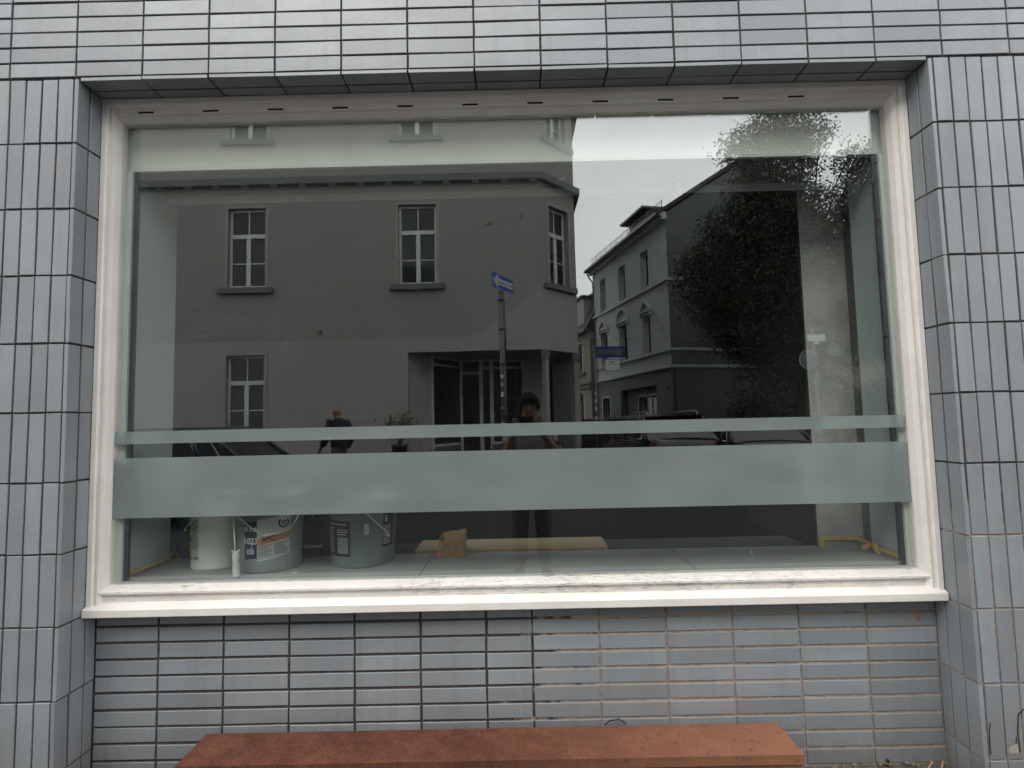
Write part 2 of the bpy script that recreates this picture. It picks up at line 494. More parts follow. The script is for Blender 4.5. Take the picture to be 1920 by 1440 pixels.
MT = dict(
    tile=mat_tile('glazed_tile'),
    mortar=mat_mortar(),
    paint_h=mat_paint('frame_paint', False, 0.70),
    paint_v=mat_paint('frame_paint_upright', True, 0.70),
    paint_sill=mat_paint('sill_paint', False, 0.580, 0.95),
    glass=mat_glass('window_glass', 0.118, (0.955, 0.976, 0.960)),
    frost=mat_frost(),
    rust=mat_rust(),
    render=M('grey_render', (0.30, 0.31, 0.32), 0.9, 0.08, 1.5, bump=0.3),
    slot=M('slot_black', (0.012, 0.012, 0.012), 0.8),
    rubber=M('black_gasket', (0.012, 0.013, 0.014), 0.6),
    alu=M('white_lacquer', (0.66, 0.69, 0.67), 0.4, 0.05, 3.0),
    box=M('shutter_box_white', (0.76, 0.77, 0.71), 0.55, 0.06, 3.0, dirt=(2.2, 0.55, (0.50, 0.49, 0.44), 0.4)),
    panel=M('return_board', (0.47, 0.53, 0.535), 0.7, 0.05, 1.4),
    plaster=M('raw_plaster', (0.44, 0.44, 0.42), 0.9, 0.22, 5.0, bump=0.25, bscale=30, dirt=(9, 0.52, (0.27, 0.265, 0.25), 0.6)),
    slab=M('grey_stone_slab', (0.33, 0.335, 0.33), 0.5, 0.12, 3.5, speck=(90, 0.75, (0.5, 0.5, 0.48)), dirt=(4, 0.5, (0.40, 0.40, 0.39), 0.5)),
    joint=M('slab_joint', (0.09, 0.09, 0.09), 0.9),
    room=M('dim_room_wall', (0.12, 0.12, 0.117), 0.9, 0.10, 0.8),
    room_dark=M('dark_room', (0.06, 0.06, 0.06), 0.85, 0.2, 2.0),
    roomfloor=M('screed_floor', (0.15, 0.145, 0.135), 0.8, 0.3, 2.0),
    tape=M('masking_tape', (0.62, 0.42, 0.11), 0.6, 0.15, 20),
    asphalt=M('asphalt', (0.022, 0.022, 0.023), 0.92, 0.25, 1.2, bump=0.5, bscale=120, dirt=(0.7, 0.5, (0.045, 0.045, 0.044), 0.5)),
    pave=M('concrete_paving', (0.125, 0.122, 0.116), 0.85, 0.2, 2.5, bump=0.3, bscale=80, rnd=0.12, dirt=(3, 0.5, (0.09, 0.08, 0.07), 0.6)),
    kerb=M('kerb_stone', (0.26, 0.26, 0.25), 0.85, 0.15, 6.0, bump=0.3, rnd=0.1),
    debris=M('leaf_litter', (0.16, 0.12, 0.07), 0.9, 0.5, 60.0),
    facade_a=M('facade_plaster_grey', (0.285, 0.273, 0.25), 0.92, 0.07, 0.6, bump=0.2, bscale=90, dirt=(0.6, 0.5, (0.22, 0.21, 0.192), 0.6)),
    facade_a2=M('facade_plaster_fresh', (0.345, 0.333, 0.31), 0.92, 0.05, 0.8, bump=0.2, bscale=90),
    facade_trim=M('facade_trim_grey', (0.145, 0.152, 0.15), 0.85, 0.12, 2.0),
    facade_white=M('facade_trim_white', (0.52, 0.53, 0.53), 0.7, 0.06, 2.0),
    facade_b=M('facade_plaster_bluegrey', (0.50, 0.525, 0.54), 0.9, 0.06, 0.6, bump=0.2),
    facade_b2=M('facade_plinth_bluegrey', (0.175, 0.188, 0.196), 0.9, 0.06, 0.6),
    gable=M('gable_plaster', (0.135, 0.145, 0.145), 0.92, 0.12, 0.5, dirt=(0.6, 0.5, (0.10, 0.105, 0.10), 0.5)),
    facade_c=M('facade_plaster_beige', (0.33, 0.285, 0.23), 0.9, 0.08, 0.6),
    roof=M('roof_tile', (0.055, 0.045, 0.042), 0.8, 0.3, 3.0, bump=0.6, bscale=18),
    zinc=M('zinc', (0.10, 0.11, 0.115), 0.5, 0.1, 2.0, metal=0.4),
    winframe=M('window_frame_white', (0.62, 0.64, 0.64), 0.5, 0.05),
    pane=M('house_glass', (0.030, 0.034, 0.034), 0.06, 0.7, 2.2, spec=0.4),
    curtain=M('curtain', (0.30, 0.30, 0.29), 0.9, 0.3, 9.0, stretch=(6, 6, 0.4)),
    galv=M('galvanised_post', (0.14, 0.14, 0.14), 0.5, 0.45, 14.0, metal=0.5),
    signblue=M('sign_blue', (0.012, 0.085, 0.33), 0.4, 0.06),
    signviolet=M('sign_faded_blue', (0.018, 0.022, 0.15), 0.4, 0.1),
    signwhite=M('sign_white', (0.68, 0.69, 0.69), 0.45, 0.05),
    signback=M('sign_back_grey', (0.15, 0.155, 0.16), 0.5, 0.1, metal=0.4),
    signblack=M('sign_black', (0.015, 0.015, 0.015), 0.5),
    signred=M('sign_red', (0.42, 0.03, 0.03), 0.45),
    carblack=M('car_paint_black', (0.008, 0.008, 0.010), 0.22, 0.05, coat=0.6),
    carblue=M('car_paint_dark_blue', (0.008, 0.018, 0.045), 0.22, 0.05, coat=0.6),
    cargrey=M('car_paint_dark_green', (0.012, 0.022, 0.022), 0.25, 0.05, coat=0.6),
    carglass=M('car_glass', (0.010, 0.012, 0.013), 0.03, 0.1, spec=0.9),
    chrome=M('chrome_trim', (0.55, 0.56, 0.57), 0.18, 0.05, metal=1.0),
    tyre=M('tyre_rubber', (0.018, 0.018, 0.018), 0.85),
    lampred=M('tail_lamp_red', (0.05, 0.006, 0.006), 0.2),
    lampclear=M('head_lamp_clear', (0.42, 0.43, 0.44), 0.12),
    plate=M('number_plate', (0.50, 0.50, 0.48), 0.5),
    bark=M('bark', (0.052, 0.042, 0.033), 0.95, 0.35, 9.0, bump=0.8, bscale=20, stretch=(1, 1, 0.25)),
    leaf=mat_leaf('tree_leaf', [(0.32, (0.009, 0.015, 0.008)), (0.54, (0.018, 0.022, 0.009)), (0.72, (0.10, 0.060, 0.018))]),
    leafdark=mat_leaf('hedge_leaf', [(0.3, (0.014, 0.028, 0.014)), (0.7, (0.035, 0.058, 0.026))]),
    leafpale=mat_leaf('pale_leaf', [(0.3, (0.10, 0.12, 0.08)), (0.7, (0.24, 0.25, 0.20))]),
    skin=M('skin', (0.30, 0.17, 0.12), 0.5, 0.06, 20),
    hair=M('dark_hair', (0.012, 0.008, 0.006), 0.85, 0.4, 60, spec=0.2, stretch=(1, 1, 0.2), bump=0.6, bscale=90),
    shirt=M('light_grey_cotton', (0.33, 0.345, 0.37), 0.9, 0.10, 14, bump=0.2),
    cuff=M('cuff_stripe', (0.10, 0.10, 0.11), 0.9),
    jeans=M('grey_trousers', (0.075, 0.076, 0.078), 0.9, 0.2, 20, bump=0.2),
    jacket=M('navy_jacket', (0.016, 0.021, 0.034), 0.8, 0.2, 10, bump=0.2),
    shoe=M('shoe_black', (0.02, 0.02, 0.02), 0.6),
    eye=M('eye_white', (0.6, 0.58, 0.55), 0.2),
    phone=M('phone_black', (0.008, 0.008, 0.009), 0.15),
    bluebin=M('blue_plastic', (0.035, 0.07, 0.13), 0.5, 0.15),
    soil=M('soil', (0.03, 0.022, 0.016), 0.95),
    pailwhite=M('pail_white_plastic', (0.82, 0.83, 0.78), 0.38, 0.05, 5, speck=(70, 0.76, (0.45, 0.46, 0.42))),
    pailgrey=M('pail_grey_plastic', (0.25, 0.285, 0.27), 0.42, 0.16, 9, speck=(60, 0.70, (0.36, 0.40, 0.38)), dirt=(7, 0.5, (0.37, 0.40, 0.385), 0.5)),
    pailgreen=M('pail_green_grey_plastic', (0.15, 0.188, 0.17), 0.42, 0.12, 9, speck=(60, 0.72, (0.42, 0.46, 0.43)), dirt=(6, 0.52, (0.34, 0.375, 0.35), 0.5)),
    wire=M('bail_wire', (0.62, 0.63, 0.61), 0.4, 0.2, metal=0.3),
    handle=M('handle_white', (0.66, 0.66, 0.62), 0.5),
    lab_white=M('label_white', (0.60, 0.61, 0.60), 0.5, 0.06),
    lab_grey=M('label_grey', (0.44, 0.46, 0.46), 0.5, 0.06),
    lab_navy=M('label_navy', (0.022, 0.035, 0.085), 0.5, 0.1),
    lab_black=M('label_black', (0.012, 0.012, 0.014), 0.5, 0.1),
    lab_orange=M('label_orange', (0.46, 0.20, 0.08), 0.5, 0.1),
    lab_yellow=M('label_yellow', (0.62, 0.42, 0.04), 0.5, 0.1),
    lab_red=M('label_red', (0.45, 0.05, 0.03), 0.5, 0.1),
    print_dark=M('print_dark', (0.06, 0.06, 0.065), 0.6),
    print_white=M('print_white', (0.62, 0.62, 0.62), 0.6),
    card=M('cardboard', (0.36, 0.215, 0.105), 0.85, 0.1, 18, bump=0.15),
    card_in=M('cardboard_inside', (0.42, 0.27, 0.13), 0.9, 0.1, 12),
    card_print=M('cardboard_print', (0.17, 0.075, 0.035), 0.85),
    wood=M('pine_board', (0.40, 0.315, 0.205), 0.7, 0.14, 4.0, stretch=(1.2, 22, 22), bump=0.15, dirt=(6, 0.58, (0.22, 0.15, 0.09), 0.6)),
    woodedge=M('plywood_edge', (0.30, 0.19, 0.12), 0.8, 0.3, 6.0, stretch=(1, 1, 90)),
    orange=M('orange_scrap', (0.75, 0.20, 0.03), 0.6),
    rollergrip=M('roller_grip', (0.60, 0.66, 0.64), 0.6, 0.2, 30, dirt=(20, 0.55, (0.25, 0.30, 0.29), 0.5)),
    boxblue=M('crate_dark_blue', (0.016, 0.035, 0.06), 0.5, 0.2),
    boxblack=M('crate_black', (0.012, 0.013, 0.015), 0.5, 0.2, speck=(60, 0.72, (0.3, 0.3, 0.3))),
    film=M('plastic_wrap', (0.88, 0.88, 0.86), 0.3, 0.15, 8, bump=0.9, bscale=14, stretch=(0.5, 1, 2)),
    dab=M('white_dab', (0.7, 0.7, 0.68), 0.7),
    clay=M('clay_patch', (0.30, 0.15, 0.085), 0.9, 0.2, 60),
)


# ------------------------------------------------------------------ builders
def tag(o, label=None, cat=None, group=None, kind=None):
    if label:
        o['label'] = label
    if cat:
        o['category'] = cat
    if group:
        o['group'] = group
    if kind:
        o['kind'] = kind
    return o


def empty(name, loc=(0, 0, 0), parent=None):
    o = bpy.data.objects.new(name, None)
    o.empty_display_size = 0.1
    COL.objects.link(o)
    o.location = loc
    if parent:
        o.parent = parent
    return o


class MB:
    """collects geometry; optional matrix maps local coordinates to where it stands"""

    def __init__(s, mat=None):
        s.v, s.f, s.m = [], [], []
        s.cur = 0
        s.X = mat

    def add(s, vs, fs):
        k = len(s.v)
        for p in vs:
            p = Vector(p)
            s.v.append(tuple(s.X @ p) if s.X is not None else tuple(p))
        for f in fs:
            s.f.append([i + k for i in f])
            s.m.append(s.cur)
        return s

    def box(s, x0, x1, y0, y1, z0, z1):
        vs = [(x, y, z) for z in (z0, z1) for y in (y0, y1) for x in (x0, x1)]
        return s.add(vs, [(0, 2, 3, 1), (4, 5, 7, 6), (0, 1, 5, 4), (2, 6, 7, 3), (0, 4, 6, 2), (1, 3, 7, 5)])

    def quad(s, a, b, c, d):
        return s.add([a, b, c, d], [(0, 1, 2, 3)])

    def prism(s, poly, a, b):
        """closed polygon (list of 3d points) extruded from offset a to offset b (vectors)"""
        n = len(poly)
        a, b = Vector(a), Vector(b)
        vs = [Vector(p) + a for p in poly] + [Vector(p) + b for p in poly]
        fs = [tuple(range(n - 1, -1, -1)), tuple(range(n, 2 * n))]
        fs += [(i, (i + 1) % n, n + (i + 1) % n, n + i) for i in range(n)]
        return s.add(vs, fs)

    def tube(s, pts, r, n=8, cap=True):
        pts = [Vector(p) for p in pts]
        rs = r if isinstance(r, (list, tuple)) else [r] * len(pts)
        rings, up = [], None
        for i, p in enumerate(pts):
            d = (pts[min(i + 1, len(pts) - 1)] - pts[max(i - 1, 0)]).normalized()
            if up is None:
                up = d.orthogonal().normalized()
            up = (up - d * up.dot(d))
            if up.length < 1e-6:
                up = d.orthogonal()
            up.normalize()
            sd_ = d.cross(up)
            rings.append([p + (up * math.cos(2 * PI * k / n) + sd_ * math.sin(2 * PI * k / n)) * rs[i] for k in range(n)])
        vs = [q for ring in rings for q in ring]
        fs = []
        for i in range(len(pts) - 1):
            for k in range(n):
                a, b = i * n + k, i * n + (k + 1) % n
                fs.append((a, b, b + n, a + n))
        if cap:
            fs.append(tuple(range(n - 1, -1, -1)))
            fs.append(tuple(range((len(pts) - 1) * n, len(pts) * n)))
        return s.add(vs, fs)

    def lathe(s, prof, c=(0, 0, 0), n=40, a0=0.0, a1=2 * PI):
        full = abs(a1 - a0 - 2 * PI) < 1e-6
        m = n if full else n + 1
        vs = []
        for r, z in prof:
            for k in range(m):
                a = a0 + (a1 - a0) * k / n
                vs.append((c[0] + r * math.cos(a), c[1] + r * math.sin(a), c[2] + z))
        fs = []
        for i in range(len(prof) - 1):
            for k in range(n if full else n):
                k2 = (k + 1) % m
                fs.append((i * m + k, i * m + k2, (i + 1) * m + k2, (i + 1) * m + k))
        return s.add(vs, fs)

    def ball(s, c, r, nu=12, nv=8, sx=1, sy=1, sz=1):
        vs, fs = [], []
        for j in range(nv + 1):
            t = PI * j / nv
            for i in range(nu):
                a = 2 * PI * i / nu
                vs.append((c[0] + r * sx * math.sin(t) * math.cos(a), c[1] + r * sy * math.sin(t) * math.sin(a), c[2] + r * sz * math.cos(t)))
        for j in range(nv):
            for i in range(nu):
                fs.append((j * nu + i, j * nu + (i + 1) % nu, (j + 1) * nu + (i + 1) % nu, (j + 1) * nu + i))
        return s.add(vs, fs)

    def mesh(s, name, mats, smooth=False):
        me = bpy.data.meshes.new(name)
        me.from_pydata(s.v, [], s.f)
        for m in (mats if isinstance(mats, (list, tuple)) else [mats]):
            me.materials.append(MT[m] if isinstance(m, str) else m)
        me.polygons.foreach_set('material_index', s.m)
        if smooth:
            me.polygons.foreach_set('use_smooth', [True] * len(s.f))
        me.update()
        bm = bmesh.new()
        bm.from_mesh(me)
        bmesh.ops.recalc_face_normals(bm, faces=bm.faces)
        bm.to_mesh(me)
        bm.free()
        return me

    def build(s, name, mats, parent=None, smooth=False):
        return link(name, s.mesh(name, mats, smooth), parent)


def link(name, me, parent=None, loc=None, rot=None):
    o = bpy.data.objects.new(name, me)
    COL.objects.link(o)
    if parent:
        o.parent = parent
        # geometry is given in world coordinates: undo the parent's own placement
        if loc is None:
            o.matrix_parent_inverse = chain_matrix(parent).inverted()
    if loc is not None:
        o.location = loc
    if rot is not None:
        o.rotation_euler = rot
    return o


def chain_matrix(o):
    m = o.matrix_basis.copy()
    if o.parent:
        return chain_matrix(o.parent) @ o.matrix_parent_inverse @ m
    return m


def wlink(name, me, parent, mat):
    """link shared mesh at a world matrix under parent"""
    o = bpy.data.objects.new(name, me)
    COL.objects.link(o)
    o.parent = parent
    o.matrix_parent_inverse = chain_matrix(parent).inverted()
    o.matrix_basis = mat
    return o


def copy_tree(o, parent=None):
    c = o.copy()
    COL.objects.link(c)
    if parent is not None:
        inv = o.matrix_parent_inverse.copy()
        c.parent = parent
        c.matrix_parent_inverse = inv
    for ch in list(o.children):
        copy_tree(ch, c)
    return c


def frame(o, u, nrm):
    """local (u along, d outward, z up) -> world"""
    u, nrm = Vector(u).normalized(), Vector(nrm).normalized()
    return Matrix(((u.x, nrm.x, 0, o[0]), (u.y, nrm.y, 0, o[1]), (u.z, nrm.z, 1, o[2]), (0, 0, 0, 1)))


def text_mesh(txt, size, name='print', align='CENTER', bold=0.0):
    cu_ = bpy.data.curves.new(name, 'FONT')
    cu_.body = txt
    cu_.size = size
    cu_.align_x = align
    cu_.align_y = 'CENTER'
    cu_.offset = bold
    cu_.resolution_u = 2
    ob = bpy.data.objects.new(name, cu_)
    COL.objects.link(ob)
    dg = bpy.context.evaluated_depsgraph_get()
    me = bpy.data.meshes.new_from_object(ob.evaluated_get(dg))
    bpy.data.objects.remove(ob)
    vs = [v.co.copy() for v in me.vertices]
    fs = [tuple(p.vertices) for p in me.polygons]
    bpy.data.meshes.remove(me)
    return vs, fs


# ------------------------------------------------------------------ ground (setting)
PAV_EDGE = -2.55
ROAD_Z = -0.12
FAR_KERB = -7.05
mb = MB()
mb.quad((-200, -220, ROAD_Z), (220, -220, ROAD_Z), (220, 60, ROAD_Z), (-200, 60, ROAD_Z))
tag(mb.build('road', 'asphalt'), kind='structure')


def paving(name, x0, x1, y0, y1, sx, sy, z, base_z, show):
    b = MB().box(x0, x1, y0, y1, base_z, z - 0.006).build(name, 'joint')
    tag(b, kind='structure')
    if not show:
        return b
    t = MB().box(-sx / 2 + 0.003, sx / 2 - 0.003, -sy / 2 + 0.003, sy / 2 - 0.003, -0.03, 0.0).mesh('paving_slab', 'pave')
    ny = int(round((y1 - y0) / sy))
    (ax0, ax1) = show
    nx = int((ax1 - ax0) / sx)
    for j in range(ny):
        for i in range(nx):
            x = ax0 + (i + 0.5 + 0.5 * (j % 2)) * sx
            wlink('paving_slab', t, b, Matrix.Translation((x, y0 + (j + 0.5) * sy, z + RNG.uniform(-0.001, 0.001))))
    return b


paving('pavement', -14, 18, PAV_EDGE + 0.12, 0.3, 0.5, 0.5, 0.0, -0.2, (-0.6, 4.4))
far_pav = MB()
far_pav.box(-30, 3.9, -13.5, FAR_KERB - 0.12, -0.2, 0.0)
tag(far_pav.build('far_pavement', 'pave'), kind='structure')
fp2 = MB()
fp2.prism([(9.0, -12.8, -0.2), (40, -12.8, -0.2), (40, -40, -0.2), (5.2, -60, -0.2), (-2.5, -60, -0.2), (6.75, -17.6, -0.2), (9.0, -15.6, -0.2)], (0, 0, 0), (0, 0, 0.2))
tag(fp2.build('corner_pavement', 'pave'), kind='structure')
kb = MB().box(-0.5 + 0.004, 0.5 - 0.004, 0, 0.12, -0.25, 0.0).mesh('kerb_stone', 'kerb')
kerb = tag(MB().box(-14, 18, PAV_EDGE + 0.002, PAV_EDGE + 0.118, -0.25, -0.02).build('kerb', 'kerb'), kind='structure')
for i in range(12):
    wlink('kerb_stone', kb, kerb, Matrix.Translation((-4 + i, PAV_EDGE, 0.0)))
tag(MB().box(-30, 3.9, FAR_KERB - 0.118, FAR_KERB - 0.002, -0.25, 0.0).build('far_kerb', 'kerb'), kind='structure')

# ------------------------------------------------------------------ shop building
shop = empty('shop_building', (1.6, 1.5, 0))
tag(shop, 'shop front clad in blue grey glazed tiles around one big window', 'building')

# structural shell of the shop (mortar bed faces just behind the tiles)
TT = 0.013
OX0, OX1, OZ = 0.012, 3.193, 2.606            # finished opening


def tile_mesh(w, h, t=TT, c=0.0012):
    """tile in local xz plane, centred, face towards -y, back at y=0"""
    x, z = w / 2, h / 2
    vs = []
    for (dx, y) in ((0, 0), (0, -(t - c)), (c, -t)):
        vs += [(-x + dx, y, -z + dx), (x - dx, y, -z + dx), (x - dx, y, z - dx), (-x + dx, y, z - dx)]
    fs = []
    for k in (0, 4):
        for i in range(4):
            fs.append((k + i, k + (i + 1) % 4, k + 4 + (i + 1) % 4, k + 4 + i))
    fs.append((8, 9, 10, 11))
    b = MB()
    b.add(vs, fs)
    return b.mesh('tile', 'tile')


TILES = {}


def put_tile(parent, w, h, mat):
    k = (round(w, 4), round(h, 4))
    if k not in TILES:
        TILES[k] = tile_mesh(*k)
    j = Matrix.Translation((RNG.normal(0, 0.0007), RNG.normal(0, 0.0004), RNG.normal(0, 0.0007)))
    j = j @ Matrix.Rotation(RNG.normal(0, 0.0022), 4, 'Y') @ Matrix.Rotation(RNG.normal(0, 0.006), 4, 'X') @ Matrix.Rotation(RNG.normal(0, 0.004), 4, 'Z')
    return wlink('tile', TILES[k], parent, mat @ j)


JT = 0.0070
# fascia above the window
fascia = MB().box(-1.6, 4.9, TT - 0.007, 0.45, 2.618, 3.45).build('fascia', 'mortar', shop)
for r in range(12):
    z0 = 2.6215 + 0.0597 * r
    for k in range(-4, 17):
        put_tile(fascia, 0.25 - JT, 0.0597 - JT + 0.0005, Matrix.Translation((0.25 * k + 0.125, TT, z0 + 0.0298)))
# soffit of the opening: two rows of tiles on edge, mitred look at the ends
soffit = MB().box(OX0, OX1, 0.02, 0.125, OZ + TT - 0.007, 2.6165).build('soffit', 'mortar', shop)
RX = Matrix.Rotation(-PI / 2, 4, 'X')
for k in range(0, 13):
    xa, xb = max(0.25 * k, OX0 + 0.004), min(0.25 * (k + 1), OX1 - 0.004)
    for (ya, yb) in ((0.0, 0.062), (0.069, 0.122)):
        put_tile(soffit, xb - xa - JT, yb - ya, Matrix.Translation(((xa + xb) / 2, (ya + yb) / 2, OZ + TT)) @ Matrix.Rotation(PI / 2, 4, 'X'))
# piers: upright tiles
PITCH = 0.0602
ROWS = [2.6165 - 0.2507 * j for j in range(12)]
pier_l = MB().box(-1.6, OX0 - TT + 0.007, TT - 0.007, 0.45, -0.2, 2.612).build('pier', 'mortar', shop)
pier_r = MB().box(OX1 + TT - 0.007, 4.9, TT - 0.007, 0.45, -0.2, 2.612).build('pier', 'mortar', shop)
for j in range(11):
    zt, zb = ROWS[j], max(ROWS[j + 1], 0.002)
    hz = zt - zb - JT
    if hz < 0.03:
        continue
    zc = (zt + zb) / 2
    for k in range(14):
        put_tile(pier_l, PITCH - JT, hz, Matrix.Translation((-0.0035 - PITCH * (k + 0.5), TT, zc)))
    for k in range(16):
        put_tile(pier_r, PITCH - JT, hz, Matrix.Translation((3.2105 + PITCH * (k + 0.5), TT, zc)))
    for m in range(3):
        ya = 0.0 + 0.0625 * m
        yb = (0.0545, 0.118, 0.166)[m] if m < 3 else 0
        if m == 2 and zt > 0.62:
            continue
        put_tile(pier_l, yb - ya, hz, Matrix.Translation((OX0 - TT, (ya + yb) / 2, zc)) @ Matrix.Rotation(PI / 2, 4, 'Z'))
        put_tile(pier_r, yb - ya, hz, Matrix.Translation((OX1 + TT, (ya + yb) / 2, zc)) @ Matrix.Rotation(-PI / 2, 4, 'Z'))
# apron under the window
AY = 0.167
apron = MB().box(OX0 - TT + 0.007, OX1 + TT - 0.007, AY + TT - 0.007, 0.45, -0.2, 0.66).build('apron', 'mortar', shop)
AX = [0.0125, 0.253, 0.501, 0.75, 0.998, 1.248, 1.496, 1.67, 1.923, 2.176, 2.425, 2.675, 2.928, 3.193]
AZ = [0.0 + 0.0612 * i for i in range(11)]
for i in range(10):
    for a, b_ in zip(AX[:-1], AX[1:]):
        put_tile(apron, b_ - a - 0.0085, 0.0612 - 0.0106, Matrix.Translation(((a + b_) / 2, AY + TT, AZ[i] + 0.0306)))
# the building above and its mass
up = MB()
up.box(-9, 12, 0.06, 8.0, 3.452, 9.0)
up.box(-9, -1.602, 0.05, 0.45, -0.2, 3.45)
up.box(4.902, 12, 0.05, 0.45, -0.2, 3.45)
up.build('upper_wall', 'render', shop)

# interior of the shop
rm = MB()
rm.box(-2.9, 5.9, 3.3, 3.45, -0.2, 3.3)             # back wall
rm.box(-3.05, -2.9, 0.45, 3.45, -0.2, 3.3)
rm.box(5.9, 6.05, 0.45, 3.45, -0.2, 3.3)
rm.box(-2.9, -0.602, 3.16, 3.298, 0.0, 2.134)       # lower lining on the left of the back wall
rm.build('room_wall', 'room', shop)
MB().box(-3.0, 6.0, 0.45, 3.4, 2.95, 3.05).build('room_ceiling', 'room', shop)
MB().box(-3.0, 6.0, 0.45, 3.4, -0.2, 0.02).build('room_floor', 'roomfloor', shop)
# unlit part of back wall: shade painted as near-black sheet, pale band over it
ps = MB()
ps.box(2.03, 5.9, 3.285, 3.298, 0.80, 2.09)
ps.build('wall_shade_sheet', 'slot', shop)
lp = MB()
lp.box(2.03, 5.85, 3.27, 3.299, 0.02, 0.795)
lp.build('lit_low_wall', 'room', shop)  # paler than the sheet above, standing for window light on the low wall
dr = MB()
dr.box(3.40, 3.81, 3.23, 3.269, 0.02, 2.02)
dr.build('black_door', 'slot', shop)
hk = MB()
hk.tube([(3.70, 3.22, 0.46), (3.70, 3.19, 0.46), (3.64, 3.19, 0.455)], 0.012, 8)
hk.build('door_handle', 'chrome', shop)
bk = MB()
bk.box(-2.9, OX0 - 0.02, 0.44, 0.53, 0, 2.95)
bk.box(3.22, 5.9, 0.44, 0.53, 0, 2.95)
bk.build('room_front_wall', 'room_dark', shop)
# display niche
sh = MB().box(OX0 - 0.01, 3.3, 0.19, 0.53, 0.3, 0.695).build('display_shelf', 'joint', shop)
for a, b_ in ((0.02, 1.239), (1.243, 2.307), (2.311, 3.22)):
    MB().box(a, b_, 0.176, 0.536, 0.6955, 0.71).build('shelf_slab', 'slab', sh)
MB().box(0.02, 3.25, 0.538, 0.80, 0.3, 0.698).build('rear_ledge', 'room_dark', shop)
MB().box(-0.3, 0.065, 0.247, 0.515, 0.711, 2.344).build('side_panel', 'panel', shop)
MB().box(-0.01, 0.0655, 0.2365, 0.2455, 0.711, 2.30).build('panel_edge_strip', 'alu', shop)
MB().box(3.135, 3.5, 0.215, 0.42, 0.711, 2.344).build('side_panel', 'panel', shop)
MB().box(3.134, 3.3, 0.2045, 0.2135, 0.711, 2.30).build('panel_edge_strip', 'alu', shop)
MB().box(3.165, 3.5, 0.421, 0.5185, 0.711, 2.344).build('niche_corner', 'room', shop)
MB().box(2.962, 3.6, 0.52, 1.2, 0.699, 2.94).build('plaster_pier', 'plaster', shop)
MB().box(2.952, 2.9615, 0.5205, 1.2, 0.699, 2.94).build('pier_side_shade', 'slot', shop)  # black sheet painting shade onto the pier's unlit side face
MB().box(2.958, 3.164, 0.508, 0.5195, 0.711, 0.752).build('skirting', 'slab', shop)
MB().box(3.128, 3.1345, 0.225, 0.41, 0.711, 0.742).build('skirting', 'slab', shop)
MB().box(0.0655, 0.072, 0.255, 0.51, 0.711, 0.728).build('skirting', 'slab', shop)
# header (shutter box) with vents in its underside
hd = MB().box(0.02, 3.19, 0.20, 0.44, 2.347, 2.94).build('shutter_box', 'box', shop)
MB().box(0.03, 3.18, 0.196, 0.2, 2.347, 2.360).build('box_edge_trim', 'alu', hd)
MB().box(0.02, 3.19, 0.441, 0.462, 2.318, 2.94).build('rear_trim', 'alu', hd)
MB().box(0.03, 3.18, 0.21, 0.438, 2.3435, 2.3465).build('underside', 'facade_trim', hd)
vp = MB().box(-0.015, 0.015, -0.004, 0.004, -0.013, 0).mesh('lit_vent', 'alu')  # white blocks standing in for light in the vent holes
for i in range(24):
    wlink('lit_vent', vp, hd, Matrix.Translation((0.10 + 0.125 * i, 0.33, 2.343)))

# masking tape left on the skirting
tp = empty('masking_tape', (3.05, 0.5, 0.75))
tag(tp, 'peeling yellow masking tape along the grey skirting in the right corner of the shelf', 'tape')


def ribbon(pts, w, up_):
    b = MB()
    vs, fs = [], []
    for i, p in enumerate(pts):
        p = Vector(p)
        u_ = Vector(up_[i] if isinstance(up_, list) else up_)
        vs += [tuple(p), tuple(p + u_ * w)]
    for i in range(len(pts) - 1):
        fs.append((2 * i, 2 * i + 1, 2 * i + 3, 2 * i + 2))
    b.add(vs, fs)
    # thickness
    n0 = len(b.v)
    return b


def tape_strip(name, pts, w, up_, parent):
    b = ribbon(pts, w, up_)
    me = b.mesh(name, 'tape')
    o = link(name, me, parent)
    md = o.modifiers.new('thick', 'SOLIDIFY')
    md.thickness = 0.0012
    return o


tape_strip('tape_strip', [(2.962, 0.506, 0.752), (3.02, 0.5055, 0.7525), (3.09, 0.506, 0.7515), (3.12, 0.500, 0.752), (3.145, 0.47, 0.745), (3.152, 0.43, 0.738)], 0.013, (0, -0.15, -1), tp)
tape_strip('tape_strip', [(2.957, 0.506, 0.754), (2.958, 0.505, 0.735), (2.958, 0.504, 0.712)], 0.024, (1, 0, 0), tp)
tape_strip('tape_strip', [(3.127, 0.41, 0.745), (3.122, 0.36, 0.742), (3.125, 0.30, 0.741), (3.126, 0.24, 0.738)], 0.014, (-0.3, 0, -1), tp)
tape_strip('tape_strip', [(3.09, 0.42, 0.716), (3.075, 0.40, 0.735), (3.09, 0.385, 0.752), (3.115, 0.395, 0.752)], 0.022, (0.2, -0.5, -0.6), tp)
tape_strip('tape_strip', [(3.112, 0.378, 0.752), (3.108, 0.37, 0.73), (3.115, 0.36, 0.713)], 0.02, (0.5, -0.8, 0.1), tp)
tp2 = empty('masking_tape', (0.08, 0.4, 0.72))
tag(tp2, 'strip of yellow masking tape ending in a torn curl left of the pails', 'tape')
tape_strip('tape_strip', [(0.074, 0.26, 0.7295), (0.075, 0.35, 0.7305), (0.076, 0.44, 0.7295), (0.078, 0.50, 0.731)], 0.011, (0.3, 0, -1), tp2)
tape_strip('tape_strip', [(0.078, 0.50, 0.733), (0.095, 0.505, 0.745), (0.115, 0.50, 0.735), (0.13, 0.49, 0.716)], 0.018, (0.1, -0.6, 0.5), tp2)
tape_strip('tape_strip', [(0.10, 0.49, 0.713), (0.13, 0.485, 0.722), (0.155, 0.47, 0.7125)], 0.015, (0.2, -0.6, 0.2), tp2)

